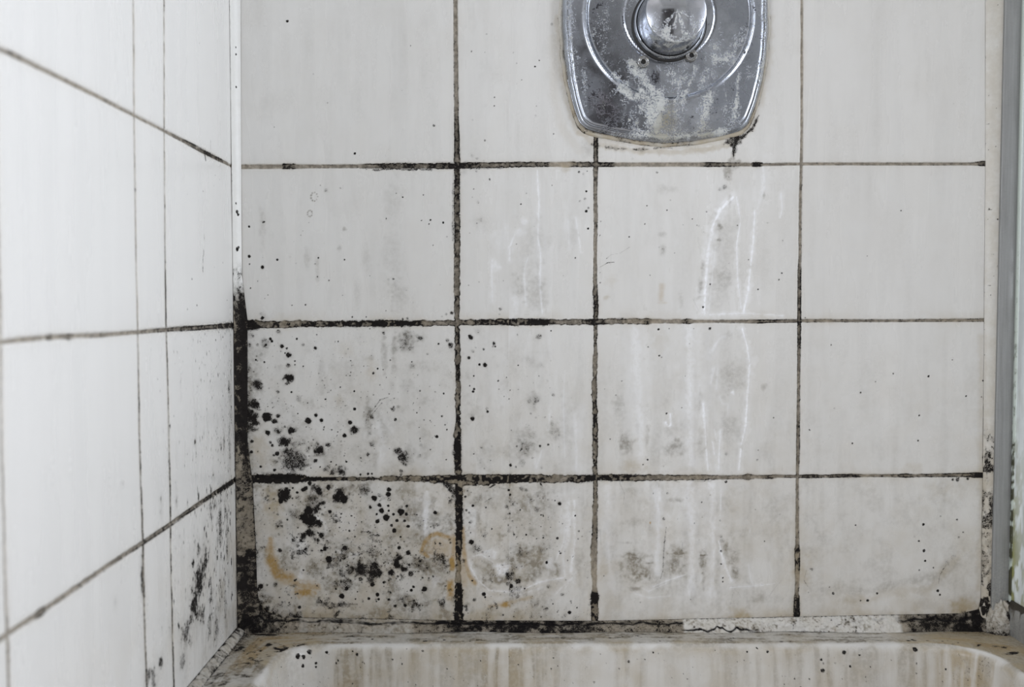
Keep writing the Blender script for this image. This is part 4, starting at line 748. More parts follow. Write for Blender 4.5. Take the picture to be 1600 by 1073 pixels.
# beige bead beside the screen channel
zs2 = np.arange(ZR + .001, BP(800, -400)[1] * MM, .0009)
rows2 = pxrow(zs2)
lx = np.interp(rows2, [-400, 250, 500, 745, 930, 990], [b(x, y)[0] for x, y in ((1541, -400), (1541, 250), (1539, 500), (1537, 745), (1534, 930), (1526, 990))])
A_ = np.stack([lx - .0008, np.full_like(zs2, -.0002), zs2], -1)
B_ = np.stack([np.full_like(zs2, XR + .0006), np.full_like(zs2, -.0045), zs2], -1)
def f_scr(s, t, tt, Pn):
    r = rows2[:, None] + 0 * s
    n = fbm(s, t, 6, 290, 3); n2 = fbm(s, t, 2, 295, 2)
    lev = np.interp(r, [500, 660, 700, 725, 740, 760, 790, 850, 900, 930, 960], [.0, .12, .8, .85, 1.0, .5, .95, .5, .7, 1.1, 1.3])
    m = lev * (.25 + .75 * sstep(.46, .68, n + .12 * n2)) * .9
    m = np.maximum(m, sstep(.93, .97, vnoise(s, t, 3.0, 299)) * .8)
    return {'mould': m, 'tan': .42 + .25 * sstep(600, 800, r) + 0 * s, 'grime': .12 + .2 * n * sstep(500, 900, r), 'grout': .15 * sstep(700, 900, r)}
o = strip('screen_sealant', A_, B_, .0012, 16, np.array([-.4, -.9, 0]), f_scr, lambda s, t, tt: (fbm(s, t, 9, 280, 3) - .5) * .9 * np.sin(np.pi * tt) ** .5)
tag(o, 'beige silicone bead between the tiles and the aluminium screen channel', 'sealant')

# ------------------------------------------------------------------ bathtub
XI0 = XL + .050; XI1 = on_level(1600, 1050, ZR)[0] - .002
YB = on_level(900, 1006, ZR)[1]
XO0, XO1, YO0, YO1 = XL - .003, b(1553, 500)[0] + .085, .003, -1.62
YF = -1.50
def rim_loop():
    pts = []; RL, RR = .040, .048
    def arc(cx, cy, r, a0, a1, n):
        for a in np.linspace(a0, a1, n): pts.append((cx + r * math.cos(a), cy + r * math.sin(a), math.cos(a), math.sin(a)))
    def seg(x0, y0, x1, y1, nx_, ny_, n):
        for q in np.linspace(0, 1, n + 2)[1:-1]: pts.append((x0 + (x1 - x0) * q, y0 + (y1 - y0) * q, nx_, ny_))
    # clockwise from the front left: up the left side, along the back, down the right side, back along the front
    arc(XI0 + .12, YF + .12, .12, 1.5 * math.pi, math.pi, 14)
    seg(XI0, YF + .12, XI0, -.55, -1, 0, 20); seg(XI0, -.55, XI0, YB - RL, -1, 0, 330)
    arc(XI0 + RL, YB - RL, RL, math.pi, .5 * math.pi, 70)
    seg(XI0 + RL, YB, XI1 - RR, YB, 0, 1, 640)
    arc(XI1 - RR, YB - RR, RR, .5 * math.pi, 0, 80)
    seg(XI1, YB - RR, XI1, -.5, 1, 0, 200); seg(XI1, -.5, XI1, YF + .12, 1, 0, 20)
    arc(XI1 - .12, YF + .12, .12, 0, -.5 * math.pi, 14)
    seg(XI1 - .12, YF, XI0 + .12, YF, 0, -1, 30)
    return np.array(pts)
RP = rim_loop()
n = len(RP)
px_, py_, qx, qy = RP.T
tx = np.where(qx > 1e-6, (XO1 - px_) / np.maximum(qx, 1e-6), np.where(qx < -1e-6, (XO0 - px_) / np.minimum(qx, -1e-6), 1e9))
ty = np.where(qy > 1e-6, (YO0 - py_) / np.maximum(qy, 1e-6), np.where(qy < -1e-6, (YO1 - py_) / np.minimum(qy, -1e-6), 1e9))
tm = np.minimum(tx, ty)
OX, OY = px_ + qx * tm, py_ + qy * tm
prof = []                                  # each entry: (mode, a, z): a = fraction of ledge, or inward distance
prof += [('o', 1.0, -.45), ('o', 1.0, -.06), ('o', 1.0, -.006), ('o', .985, -.001)]
prof += [('o', f, 0.0006 * (1 - f) - .0 * f) for f in np.linspace(.97, .16, 34)]
Rr = .009
for a in np.linspace(0, math.pi / 2 - .10, 18):
    prof.append(('i', Rr * math.sin(a) - .004, .0006 - Rr * (1 - math.cos(a))))
z_ = prof[-1][2]; i_ = prof[-1][1]
for q in np.arange(.0012, .062, .0012): prof.append(('i', i_ + q * .10, z_ - q))
for q in np.linspace(.08, .30, 10): prof.append(('i', i_ + q * .10, z_ - q))
for q in np.linspace(.15, 1, 6): prof.append(('i', i_ + .03 + .09 * q, z_ - .30 - .05 * math.sin(q * math.pi / 2)))
cx_, cy_ = (XI0 + XI1) / 2, (YB + YF) / 2
nP = len(prof); P = np.zeros((nP, n, 3))
for j, (md, a, z) in enumerate(prof):
    if md == 'o':
        P[j, :, 0] = px_ + (OX - px_) * a; P[j, :, 1] = py_ + (OY - py_) * a
    else:
        P[j, :, 0] = px_ - qx * a; P[j, :, 1] = py_ - qy * a
    P[j, :, 2] = ZR + z
cap = P[-1].copy(); rings = [cap]
for f in (.6, .25, .02): rings.append(np.stack([cx_ + (cap[:, 0] - cx_) * f, cy_ + (cap[:, 1] - cy_) * f, cap[:, 2] - .01 * (1 - f)], -1))
P = np.concatenate([P, np.stack(rings[1:])], 0)
# surface coordinates for dirt: s along the loop (mm), t down the profile (mm)
ss = np.concatenate([[0], np.cumsum(np.hypot(np.diff(px_), np.diff(py_)))]) / MM
kmid = int(np.argmin(abs(px_ - .0) + 10 * (qy < .9)))
tt_ = np.concatenate([[0], np.cumsum(np.linalg.norm(np.diff(P[:, kmid], axis=0), axis=1))]) / MM
jl = 4                                      # first ledge ring
tt_ = tt_ - tt_[jl]
SS, TT = np.meshgrid(ss - ss[kmid] + px_[kmid] / MM, tt_)      # along the back SS equals X in mm
Tlip = tt_[jl + 34 + 6]
n1 = fbm(SS, TT, 10, 400, 4); n2 = fbm(SS, TT, 3.0, 410, 3); n0 = fbm(SS, TT, 34, 420, 3); stv = fbm(SS, TT * .10, 5.5, 430, 3); sth = fbm(SS * .12, TT, 3.5, 440, 3)
F = {k_: np.zeros(SS.shape) for k_ in ('mould', 'ochre', 'film', 'grime', 'tan', 'grout', 'dark')}
onledge = 1 - sstep(Tlip - 4, Tlip, TT); vis = (TT > -1)
face = sstep(Tlip, Tlip + 6, TT)
# brown runs down the inner face
def XB(px): return b(px, 985)[0] / MM
for (c0, w0, a) in ((545, 26, .8), (575, 22, .75), (610, 30, .6), (650, 26, .5), (700, 30, .35), (770, 24, .7), (800, 30, .75), (830, 20, .55), (860, 24, .4), (965, 10, .75), (985, 10, .55), (1100, 60, .28), (1200, 60, .35), (1290, 70, .42), (1400, 60, .42), (1480, 40, .45), (720, 16, .4), (745, 14, .5)):
    g_ = np.exp(-((SS - XB(c0)) / (w0 * .5)) ** 2)
    F['tan'] += g_ * face * a * .55 * (.4 + .9 * stv)
    F['grime'] += g_ * face * a * .60 * sstep(.35, .7, stv) * 1.3
F['ochre'] += np.exp(-((SS - XB(555)) / 14) ** 2) * face * sstep(20, 50, TT - Tlip) * .45 * n1
F['grime'] += onledge * vis * (.30 + .85 * sstep(.42, .70, n1 * .5 + sth * .5))
F['grime'] += np.exp(-((TT - Tlip) / 6) ** 2) * .45 * sstep(.42, .62, n0)
F['tan'] += np.exp(-((TT - Tlip) / 8) ** 2) * .35 * sstep(.40, .60, n0)
F['tan'] += onledge * vis * (.16 + .35 * sstep(.4, .7, n0))
F['mould'] = np.maximum(F['mould'], onledge * vis * sstep(.60, .76, sth * .5 + n2 * .5) * .8)
F['mould'] = np.maximum(F['mould'], np.exp(-TT / 3.5) * (TT > -6) * (.25 + .6 * n1) * 1.0)
F['tan'] += face * (.16 + .18 * sstep(.35, .65, n0))
F['grime'] += face * .10 * sstep(.45, .75, stv)
# corners: heavy grime
cl = np.exp(-((SS + 212) / 38) ** 2); cr = np.exp(-((SS - 438) / 46) ** 2)
leftleg = sstep(XB(395), XB(360), SS)
F['mould'] = np.maximum(F['mould'], cl * np.exp(-TT / 16) * vis * (.5 + n1) * 1.2)
F['mould'] = np.maximum(F['mould'], (cl * 1.1 + .6 * leftleg) * onledge * vis * sstep(.45, .66, n1 * .6 + n2 * .4))
F['tan'] += (cl * .5 + cr * .9) * onledge * vis
F['ochre'] += (cl * .5 + cr * .45) * onledge * vis * sstep(.4, .65, sth)
F['grime'] += cr * .55 * onledge * vis + cl * .2 * vis + leftleg * .3 * vis * sstep(.4, .65, n1)
F['mould'] = np.maximum(F['mould'], cr * onledge * np.exp(-TT / 16) * vis * 1.1 * (.3 + n1))
F['tan'] += cr * face * .6 * sstep(.3, .6, stv)
F['mould'] = np.maximum(F['mould'], cr * face * .35 * sstep(.52, .66, stv))
# spots on the tub
def tspot(px, py, r, a=1.0):
    # height of the photo row on the back run of the tub
    if py < 1006:
        x, y = on_level(px, py, ZR); t = np.interp(-y, -P[jl:jl + 34, kmid, 1], tt_[jl:jl + 34]); X = x
    else:
        x, z = on_back(px, py, YB); t = np.interp(-z, -P[jl + 38:-3, kmid, 2], tt_[jl + 38:-3]); X = x
    d = np.hypot(SS - X / MM, TT - t) / max(r * S, .6) + (n2 - .5) * .6
    F['mould'] = np.maximum(F['mould'], a * (1 - sstep(.6, 1.25, d)))
for t in ((462, 1017, 4.5), (472, 1020, 4), (483, 1014, 4.5), (470, 1033, 3), (494, 1032, 3), (494, 1037, 2.2), (512, 1016, 2.4), (559, 1019, 2.6), (530, 1028, 1.6), (527, 1032, 1.6), (615, 1027, 1.6), (664, 1003, 4.2), (661, 1014, 2), (694, 1000, 2.2), (582, 999, 2.6), (422, 1023, 1.5), (439, 1040, 1.4), (470, 1060, 1.2), (571, 1033, 1.2), (565, 1039, 1.2), (751, 1029, 1.2), (810, 1034, 1.4), (861, 1041, 1.4), (624, 1071, 2), (651, 1065, 1.4), (700, 1041, 1.1), (884, 1070, 1.2), (981, 1030, 2.6), (1282, 1043, 3.6), (1280, 1027, 2.4), (1424, 1005, 3.5), (1427, 1012, 4), (1425, 1000, 3), (1316, 1016, 3.5), (1340, 1020, 1.8), (1197, 1015, 2.4), (1165, 1015, 1.6), (937, 1019, 1.4), (1325, 1037, 2.2), (1427, 1048, 1.6), (1238, 1055, 1.6), (1222, 1064, 1.4), (1247, 1068, 1.6), (1261, 1056, 1.6), (1214, 1070, 1.3), (1072, 1056, 1), (1430, 1002, 2.5), (1511, 1001, 2), (1550, 1003, 4), (1389, 1028, 1.2)):
    tspot(*t)
for _ in range(260):
    tspot(rng.uniform(400, 1500), rng.uniform(990, 1073), .7 + rng.random() ** 4 * 1.4, rng.uniform(.3, .9))
Pn = P.copy()
nn = (fbm(SS, TT, 20, 460, 3) - .5) * .0012 * vis
Pn[..., 2] += nn * onledge
tub = grid_mesh('bathtub', Pn, F, M_TUB, wrap=True, flip=True)
tag(tub, 'off-white enamel bathtub with brown runs below its back ledge', 'bathtub')

# ------------------------------------------------------------------ shower valve
LIME = Sheet(BP(860, 0)[0], BP(1215, 0)[0], BP(0, 240)[1], BP(0, -190)[1], .8, 700)
for (pts, w0, w1, a) in (
    ([(985, 100), (1005, 130), (1020, 150), (1028, 170)], 7, 15, .9), ([(1000, 150), (1020, 180), (1022, 205)], 16, 16, .85), ([(955, 118), (965, 135), (975, 148)], 4, 9, .7),
    ([(970, 140), (985, 158)], 9, 5, .9), ([(1085, 110), (1072, 140), (1062, 165)], 5, 6, .8), ([(1050, 118), (1058, 150), (1050, 175)], 10, 9, .6),
    ([(1095, 125), (1092, 140)], 10, 8, .6), ([(1104, 155), (1098, 180), (1092, 205)], 9, 8, .85), ([(1150, 118), (1148, 150), (1145, 185)], 3, 2, .8), ([(1110, 80), (1115, 100), (1140, 95), (1155, 60)], 9, 10, .6),
    ([(1000, 212), (1040, 216), (1100, 213), (1125, 208)], 7, 6, .9), ([(930, 210), (1000, 217)], 3, 5, .4), ([(1040, 170), (1043, 200), (1045, 215)], 18, 22, .55), ([(893, 120), (889, 60), (888, 0)], 7, 7, .35), ([(1185, 150), (1192, 80), (1192, 0)], 6, 9, .45),
    ([(925, 60), (940, 30), (960, 0)], 9, 10, .25), ([(1040, 120), (1075, 128), (1085, 115)], 5, 6, .5), ([(1010, 200), (1060, 205)], 8, 8, .5)):
    LIME.line('film', [BP(*p) for p in pts], w0 * S, w1 * S, amp=a, soft=.9, irr=1.0)
for (x, y, r, a) in ((940, 165, 22, .7), (960, 190, 22, .6), (925, 150, 14, .7), (955, 155, 14, .4), (1115, 175, 14, .5), (1120, 190, 9, .6), (945, 200, 20, .5), (925, 20, 14, .4), (922, 45, 9, .5), (990, 40, 7, .3), (1185, 20, 12, .4), (1188, 60, 9, .4), (1160, 85, 12, .3), (1022, 125, 7, .7), (890, 90, 12, .3), (1010, 190, 12, .3), (1080, 190, 12, .3)):
    u, v = BP(x, y); LIME.blob('mould', u, v, r * S, r * S * 1.4, a, .9, .9)
LIME.F['film'] += .02 + sstep(.50, .75, fbm(LIME.U, LIME.V * .3, 9, 760, 4)) * .32
for (x, y, r, a) in ((1043, 195, 18, .8), (1045, 175, 12, .6), (1040, 212, 40, .5), (1100, 212, 26, .5)):
    u, v = BP(x, y); LIME.blob('tan', u, v, r * S, r * S, a, .9, .5)
u, v = BP(945, 170); LIME.blob('ochre', u, v, 22 * S, 22 * S, .5, .9, .6)

def chrome(name, tint=(.60, .625, .66), rough=.16):
    k = NT(name)
    pit, purple, scale, _ = k.attr('dirt')
    _, tan, _, _ = k.attr('joint')
    nf = k.noise(700, 4, .7); nm = k.noise(170, 4, .65); nl = k.noise(45, 4, .6)
    c = k.mix(k.ramp(nl, .35, .7), tint, tuple(x * .72 for x in tint))
    pf = k.ramp(k.math('ADD', k.math('MULTIPLY', pit, .8), k.math('ADD', k.math('MULTIPLY_ADD', nf, 2.0, -1.0), k.math('MULTIPLY_ADD', nm, 2.2, -1.1))), .42, .75)
    c = k.mix(k.math('MULTIPLY', purple, nm, clamp=True), c, (.20, .10, .11))
    c = k.mix(pf, c, (.03, .028, .032))
    sf = k.math('MULTIPLY', k.ramp(k.math('ADD', scale, k.math('ADD', k.math('MULTIPLY_ADD', nf, 3.8, -1.95), k.math('MULTIPLY_ADD', nm, 1.8, -.9))), .38, .95), k.ramp(scale, .02, .12))
    c = k.mix(sf, c, k.mix(k.ramp(tan, 0, 1), (.52, .53, .51), (.27, .245, .17)))
    tf = k.math('MULTIPLY', tan, .6, clamp=True)
    c = k.mix(tf, c, (.22, .20, .14))
    k.link(c, k.b.inputs['Base Color'])
    met = k.math('SUBTRACT', 1.0, k.math('MAXIMUM', sf, k.math('MULTIPLY', pf, .6)), clamp=True)
    met = k.math('SUBTRACT', met, k.math('MULTIPLY', tf, .5), clamp=True)
    k.link(met, k.b.inputs['Metallic'])
    r = k.math('ADD', rough, k.math('MULTIPLY', k.ramp(nl, .3, .7), .16))
    r = k.math('MULTIPLY_ADD', k.math('MAXIMUM', sf, pf), .5, r)
    k.link(r, k.b.inputs['Roughness'])
    bp = k.n('ShaderNodeBump'); bp.inputs['Strength'].default_value = .6; bp.inputs['Distance'].default_value = .0004
    k.link(k.math('ADD', k.math('MULTIPLY', sf, 1.2), k.math('MULTIPLY', nm, k.math('ADD', .08, k.math('MULTIPLY', sf, .8)))), bp.inputs['Height'])
    k.link(bp.outputs[0], k.b.inputs['Normal'])
    return k.m
M_CHROME = chrome('worn_chrome', (.40, .425, .47), .15)
M_CHROME2 = chrome('polished_chrome', (.46, .48, .52), .08)

CXp, CYp = 1042, 30
CX, CZ = b(CXp, CYp)
valve = empty('shower_valve', (CX, 0, CZ))
tag(valve, 'corroded chrome shower valve with rounded square plate and limescale on the tiled wall', 'shower valve')
def vfields(X, Z):
    u, v = X / MM, Z / MM
    return {k_: LIME.sample(LIME.F[k_], u, v) for k_ in ('mould', 'ochre', 'film', 'tan')}
# escutcheon outline as radius over angle round the plate centre
PX0, PZ0 = b(1037, 28)
ol = np.array([b(x, y) for x, y in loop])
ang = np.arctan2(ol[:, 1] - PZ0, ol[:, 0] - PX0); rad = np.hypot(ol[:, 0] - PX0, ol[:, 1] - PZ0)
o_ = np.argsort(ang); ang = ang[o_]; rad = rad[o_]
NA = 520
th = np.linspace(-math.pi, math.pi, NA, endpoint=False)
ro = np.interp(th, ang, rad, period=2 * math.pi)
for _ in range(3): ro = (np.roll(ro, 1) + ro * 2 + np.roll(ro, -1)) / 4
# the plate stands 12 mm off the wall, so its true outline is a touch smaller than its silhouette
ro = ro * .992
fr = np.concatenate([np.linspace(.0, .92, 90)[12:], np.linspace(.925, 1.0, 16), [1.0, 1.0]])
TH, FR = np.meshgrid(th, fr)
RO = np.broadcast_to(ro, TH.shape)
Xp = PX0 + RO * FR * np.cos(TH); Zp = PZ0 + RO * FR * np.sin(TH)
rc = np.hypot(Xp - CX, Zp - CZ) / MM
de = (1 - FR) * RO / MM                               # distance in from the rim
Rd = 127 * S
# domed face rising from rim (8 mm) to the dish lip (15 mm), shallow dish inside
dome = 7.0 + 8.5 * (1 - np.clip(rc / (ro.mean() / MM * 1.08), 0, 1) ** 2)
edge = np.sqrt(np.clip(1 - (1 - np.clip(de / 5.0, 0, 1)) ** 2, 0, 1))
rimline = .6 * np.exp(-((de - 5.5) / 1.2) ** 2)
face_h = dome * (.35 + .65 * edge) - rimline
lip = 1.3 * np.exp(-((rc - Rd) / 1.4) ** 2)
dish = sstep(Rd + .5, Rd - 3.5, rc) * 1.6 + sstep(Rd, 20, rc) * 1.8
inner = 41 * S * 1.68
boss = sstep(inner + .5, inner - .5, rc) * .7 - .5 * np.exp(-((rc - inner - .9) / .6) ** 2)
H = face_h + lip - dish + boss
H[-2] = 3.0; H[-1] = -1.0
H[:, :] = np.where(FR >= 1.0, H, H)
P = np.stack([Xp - CX, -H * MM, Zp - CZ], -1)
F = vfields(Xp, Zp)
F['mould'] = F['mould'] + .9 * np.exp(-((rc - inner - .8) / .5) ** 2) * fbm(Xp / MM, Zp / MM, 8, 820, 2) + .25 * sstep(.45, .7, fbm(Xp / MM, Zp / MM * .5, 14, 830, 4))  # first term darkens the inner groove ring, second scatters pits
F['grime'] = 0 * F['mould']
esc = grid_mesh('escutcheon', P, F, M_CHROME, parent=valve, wrap=True)

def lathe(name, prof, axis_fn, mat, parent, seg=96, F=None, flip=False):
    """prof: list of (radius mm, out mm); axis_fn(out) -> x, z offset in mm."""
    t = np.linspace(0, 2 * math.pi, seg, endpoint=False)
    P = np.zeros((len(prof), seg, 3))
    for j, (r, h) in enumerate(prof):
        ax, az = axis_fn(h)
        P[j, :, 0] = (ax + r * np.cos(t)) * MM; P[j, :, 2] = (az + r * np.sin(t)) * MM; P[j, :, 1] = -h * MM
    F = F or {'mould': np.zeros(P.shape[:2])}
    return grid_mesh(name, P, F, mat, parent=parent, wrap=True, flip=flip)
# collar then tapering hub with a domed face (its axis droops a little towards the viewer)
cz0 = -(43 - CYp) * S
axf = lambda h: (0.0, cz0 + 0.0 * h)
def hubF(npf, seg, lime_from, strength):
    t = np.linspace(0, 2 * math.pi, seg, endpoint=False)
    s_, tt = np.meshgrid(t * 30, np.arange(npf))
    dn = np.clip(-np.sin(t), 0, 1)[None] ** 1.2
    nn = fbm(s_, tt * 2.0, 8, 777, 3)
    return {'film': dn * sstep(.40, .66, nn + .05) * strength * (tt > lime_from), 'mould': sstep(.62, .75, fbm(s_, tt * 1.5, 6, 787, 3)) * .35 + 0 * s_, 'tan': dn * .5 * (tt < lime_from * 1.4 + 4) * nn}
M_DARK = NT('black_gap'); M_DARK.b.inputs['Base Color'].default_value = (.012, .011, .01, 1); M_DARK.b.inputs['Roughness'].default_value = .6; M_DARK = M_DARK.m
lathe('gap_ring', [(35.2, 8), (35.2, 13.9), (34.6, 14.6), (30, 14.6)], axf, M_DARK, valve)  # black ring paints in the dark of the sleeve gap
pr = [(33.4, 9), (33.4, 17), (33.0, 18.6), (31.6, 19.2)]
lathe('collar', pr, axf, M_CHROME, valve, F=hubF(len(pr), 96, 0, .5))
pr = [(31.0, 17)] + [(31.0 - 3.6 * q / 33 - .5 * math.sin(q / 33 * math.pi) * -1, 18 + q) for q in np.linspace(0, 33, 22)]
r_e, h_e = pr[-1]
pr += [(r_e - 1.3 * (1 - math.cos(a)), h_e + 1.3 * math.sin(a)) for a in np.linspace(.2, 1.3, 5)]
r_e, h_e = pr[-1]
pr += [(r_e * q, h_e + 4.6 * (1 - q * q)) for q in (.97, .93, .88, .82, .75, .67, .58, .48, .38, .28, .18, .08, .01)]
hub = lathe('handle_hub', pr, axf, M_CHROME2, valve, seg=128, F=hubF(len(pr), 128, 8, .95))
# lever rising from the hub, above the picture
def tube(name, pts, radii, mat, parent, seg=32, flat=1.0):
    rows_ = []
    for j, (p, r) in enumerate(zip(pts, radii)):
        a_ = np.array(pts[min(j + 1, len(pts) - 1)]) - np.array(pts[max(j - 1, 0)]); a_ = a_ / np.linalg.norm(a_)
        s1 = np.array([1.0, 0, 0]); s2 = np.cross(a_, s1); s2 /= np.linalg.norm(s2)
        t = np.linspace(0, 2 * math.pi, seg, endpoint=False)
        rows_.append(np.array(p)[None] + r * (np.cos(t)[:, None] * s1 + flat * np.sin(t)[:, None] * s2))
    return grid_mesh(name, np.array(rows_), {'mould': np.zeros((len(pts), seg))}, mat, parent=parent, wrap=True, flip=True)
lz = cz0 * MM
tube('lever', [(0, -.040, lz + .018), (0, -.043, lz + .03), (0, -.046, lz + .05), (0, -.050, lz + .09), (0, -.054, lz + .118), (0, -.055, lz + .124), (0, -.055, lz + .1255)], [.011, .0105, .009, .009, .0095, .006, .0005], M_CHROME2, valve, flat=.7)
for (x, y) in ((1005, 97), (1080, 87)):
    # found on the surface of the boss
    X, Z = b(x, y, -.0135)
    sx, sz = (X - CX) / MM, (Z - CZ) / MM
    f_ = lambda h, sx=sx, sz=sz: (sx, sz)
    mm0 = {'mould': None}
    pr = [(5.6, 9.0), (5.6, 15.6), (5.2, 16.2), (4.2, 16.2), (3.9, 15.7), (3.5, 16.0), (2.4, 16.0), (2.2, 14.2), (.05, 14.1)]
    Fs = {'mould': np.tile(np.array([.5, .7, .3, .25, .9, .3, .6, 1.2, 1.4])[:, None], (1, 40)), 'tan': np.full((len(pr), 40), .75), 'film': np.tile(np.array([.2, .2, .4, .4, .1, .4, .1, 0, 0])[:, None], (1, 40)), 'ochre': np.full((len(pr), 40), .1)}
    sc = lathe('screw', pr, f_, M_CHROME, valve, seg=40, F=Fs)
    lathe('socket', [(2.1, 14.6), (1.6, 14.75), (.05, 14.8)], f_, M_DARK, sc, seg=24)
# old sealant squeezed out round the plate
ring = []
for j, (sc_, h) in enumerate(((.985, .2), (1.0, 1.4), (1.016, 1.8), (1.028, 1.2), (1.036, -.3))):
    wv = 1 + .012 * (fbm(th * 60, 0 * th + j * .4, 7, 800, 3) - .5) * 2
    ring.append(np.stack([PX0 - CX + ro * sc_ * wv * np.cos(th), np.full(NA, -h * MM), PZ0 - CZ + ro * sc_ * wv * np.sin(th)], -1))
dn = np.clip(-np.sin(th) * 1.4 - .1, 0, 1)
nr_ = np.array([fbm(th * 60, 0 * th + j * 2.0, 6, 810, 3) for j in range(5)])
Fr = {'mould': np.array([1.0, .55, .35, .4, .7])[:, None] * sstep(.35, .65, nr_) * (.55 + .7 * dn), 'tan': .35 + .5 * dn[None] + 0 * nr_, 'grime': .15 + .2 * nr_, 'grout': .2 * dn[None] + 0 * nr_}
grid_mesh('sealant_edge', np.array(ring), Fr, M_SEAL, parent=valve, wrap=True)

# ------------------------------------------------------------------ shower screen
def metal_mat():
    k = NT('brushed_aluminium')
    pit, _, scale, _ = k.attr('dirt')
    st = k.noise(260, 3, .6, sc=(1, 1, .04)); nf = k.noise(500, 4, .7); nl = k.noise(40, 3, .6)
    c = k.mix(k.ramp(st, .3, .7), (.30, .305, .30), (.24, .243, .238))
    c = k.mix(k.math('MULTIPLY', scale, k.ramp(nf, .35, .6), clamp=True), c, (.50, .49, .44))
    c = k.mix(k.ramp(k.math('MULTIPLY', pit, k.math('ADD', nf, .4)), .3, .75), c, (.05, .042, .03))
    k.link(c, k.b.inputs['Base Color']); k.b.inputs['Metallic'].default_value = .35
    k.link(k.ramp(nl, .3, .7, .42, .58), k.b.inputs['Roughness'])
    bp = k.n('ShaderNodeBump'); bp.inputs['Strength'].default_value = .3; bp.inputs['Distance'].default_value = .0003
    k.link(st, bp.inputs['Height']); k.link(bp.outputs[0], k.b.inputs['Normal'])
    return k.m
M_ALU = metal_mat()
screen = empty('shower_screen', (XR, 0, ZR))
tag(screen, 'greenish glass shower screen in an aluminium wall channel at the right of the tiles', 'shower screen')
GX = b(1588, 500)[0] * (.912 / .92)
def extrude_z(name, prof, z0, z1, mat, parent, Ff=None, step=.004, closed=True):
    """prof: list of (x, y) relative to the screen base, run up from z0 to z1."""
    zz = np.arange(z0, z1, step); pr = np.array(prof)
    P = np.zeros((len(zz) + 2, len(pr), 3))
    P[1:-1, :, 0] = pr[None, :, 0]; P[1:-1, :, 1] = pr[None, :, 1]; P[1:-1, :, 2] = zz[:, None]
    c_ = pr.mean(0)
    P[0, :, :2] = c_; P[0, :, 2] = zz[0]; P[-1, :, :2] = c_; P[-1, :, 2] = zz[-1]
    Ff = Ff(P) if Ff else {'mould': np.zeros(P.shape[:2])}
    return grid_mesh(name, P, Ff, mat, parent=parent, wrap=closed, smooth=False)
def rbox(x0, x1, y0, y1, r=.0008, n=3):
    out = []
    for cx, cy, a0 in ((x1 - r, y0 + r, -90), (x1 - r, y1 - r, 0), (x0 + r, y1 - r, 90), (x0 + r, y0 + r, 180)):
        for a in np.linspace(a0, a0 + 90, n): out.append((cx + r * math.cos(math.radians(a)), cy + r * math.sin(math.radians(a))))
    return out
gx = GX - XR
ztop = 1.75 - ZR
def Fch(P):
    z = P[..., 2]; n_ = fbm(z / MM, P[..., 0] / MM * 3 + P[..., 1] / MM, 8, 901, 3)
    lowz = np.clip((.10 - z) / .10, 0, 1)
    return {'mould': sstep(.5, .7, n_) * lowz * .9, 'film': (.10 + .9 * lowz ** 2) * n_}
extrude_z('wall_channel', rbox(.0004, gx + .0006, -.0075, .003), .014, ztop, M_ALU, screen, Fch)
extrude_z('outer_channel', rbox(gx + .0082, gx + .014, -.006, .003), .004, ztop, M_ALU, screen, Fch)
# pale lips of the channel that grip the pane
k = NT('pale_vinyl')
pit, _, scale, _ = k.attr('dirt'); nf = k.noise(400, 3, .6)
c = k.mix(k.ramp(k.math('MULTIPLY', pit, k.math('ADD', nf, .4)), .25, .7), (.50, .55, .50), (.045, .045, .02))
k.link(c, k.b.inputs['Base Color']); k.b.inputs['Roughness'].default_value = .4
M_VINYL = k.m
def Fv(P):
    z = P[..., 2]; n_ = fbm(z / MM, P[..., 0] / MM * 3 + P[..., 1] / MM * 3, 6, 911, 3)
    lv = np.interp(z, [.0, .05, .12, .22, .5], [1.3, 1.1, .9, .55, .2])
    return {'mould': sstep(.38, .6, n_) * lv}
extrude_z('glazing_seal', rbox(gx - .0014, gx + .0014, -.0105, -.0070, .0005), .014, ztop, M_VINYL, screen, Fv)
# glass pane
k = NT('screen_glass')
for nd in list(k.t.nodes):
    if nd.type == 'BSDF_PRINCIPLED': k.t.nodes.remove(nd)
out = [nd for nd in k.t.nodes if nd.type == 'OUTPUT_MATERIAL'][0]
tr = k.n('ShaderNodeBsdfTransparent'); tr.inputs[0].default_value = (.955, .975, .968, 1)
glo = k.n('ShaderNodeBsdfGlossy'); glo.inputs['Roughness'].default_value = .05
df = k.n('ShaderNodeBsdfDiffuse'); tl = k.n('ShaderNodeBsdfTranslucent'); dm = k.n('ShaderNodeMixShader'); dm.inputs[0].default_value = .45
pit, och, scale, _ = k.attr('dirt')
nf = k.noise(200, 4, .6); nst = k.noise(60, 3, .5, sc=(1, 1, .08))
dc = k.mix(k.ramp(och, .0, .8), (.86, .91, .885), (.26, .26, .09)); dc = k.mix(k.ramp(k.math('MULTIPLY', pit, k.math('ADD', nf, .4)), .3, .7), dc, (.03, .025, .01))
k.link(dc, df.inputs[0]); k.link(dc, tl.inputs[0]); k.link(df.outputs[0], dm.inputs[1]); k.link(tl.outputs[0], dm.inputs[2])
frn = k.n('ShaderNodeFresnel'); frn.inputs[0].default_value = 1.5
m1 = k.n('ShaderNodeMixShader'); k.link(frn.outputs[0], m1.inputs[0]); k.link(tr.outputs[0], m1.inputs[1]); k.link(glo.outputs[0], m1.inputs[2])
m2 = k.n('ShaderNodeMixShader')
k.link(k.math('MAXIMUM', k.math('MULTIPLY', scale, k.ramp(nst, .3, .7, .6, 1.0)), k.math('MULTIPLY', och, .9), clamp=True), m2.inputs[0])
k.link(m1.outputs[0], m2.inputs[1]); k.link(dm.outputs[0], m2.inputs[2]); k.link(m2.outputs[0], out.inputs[0])
M_GLASS = k.m
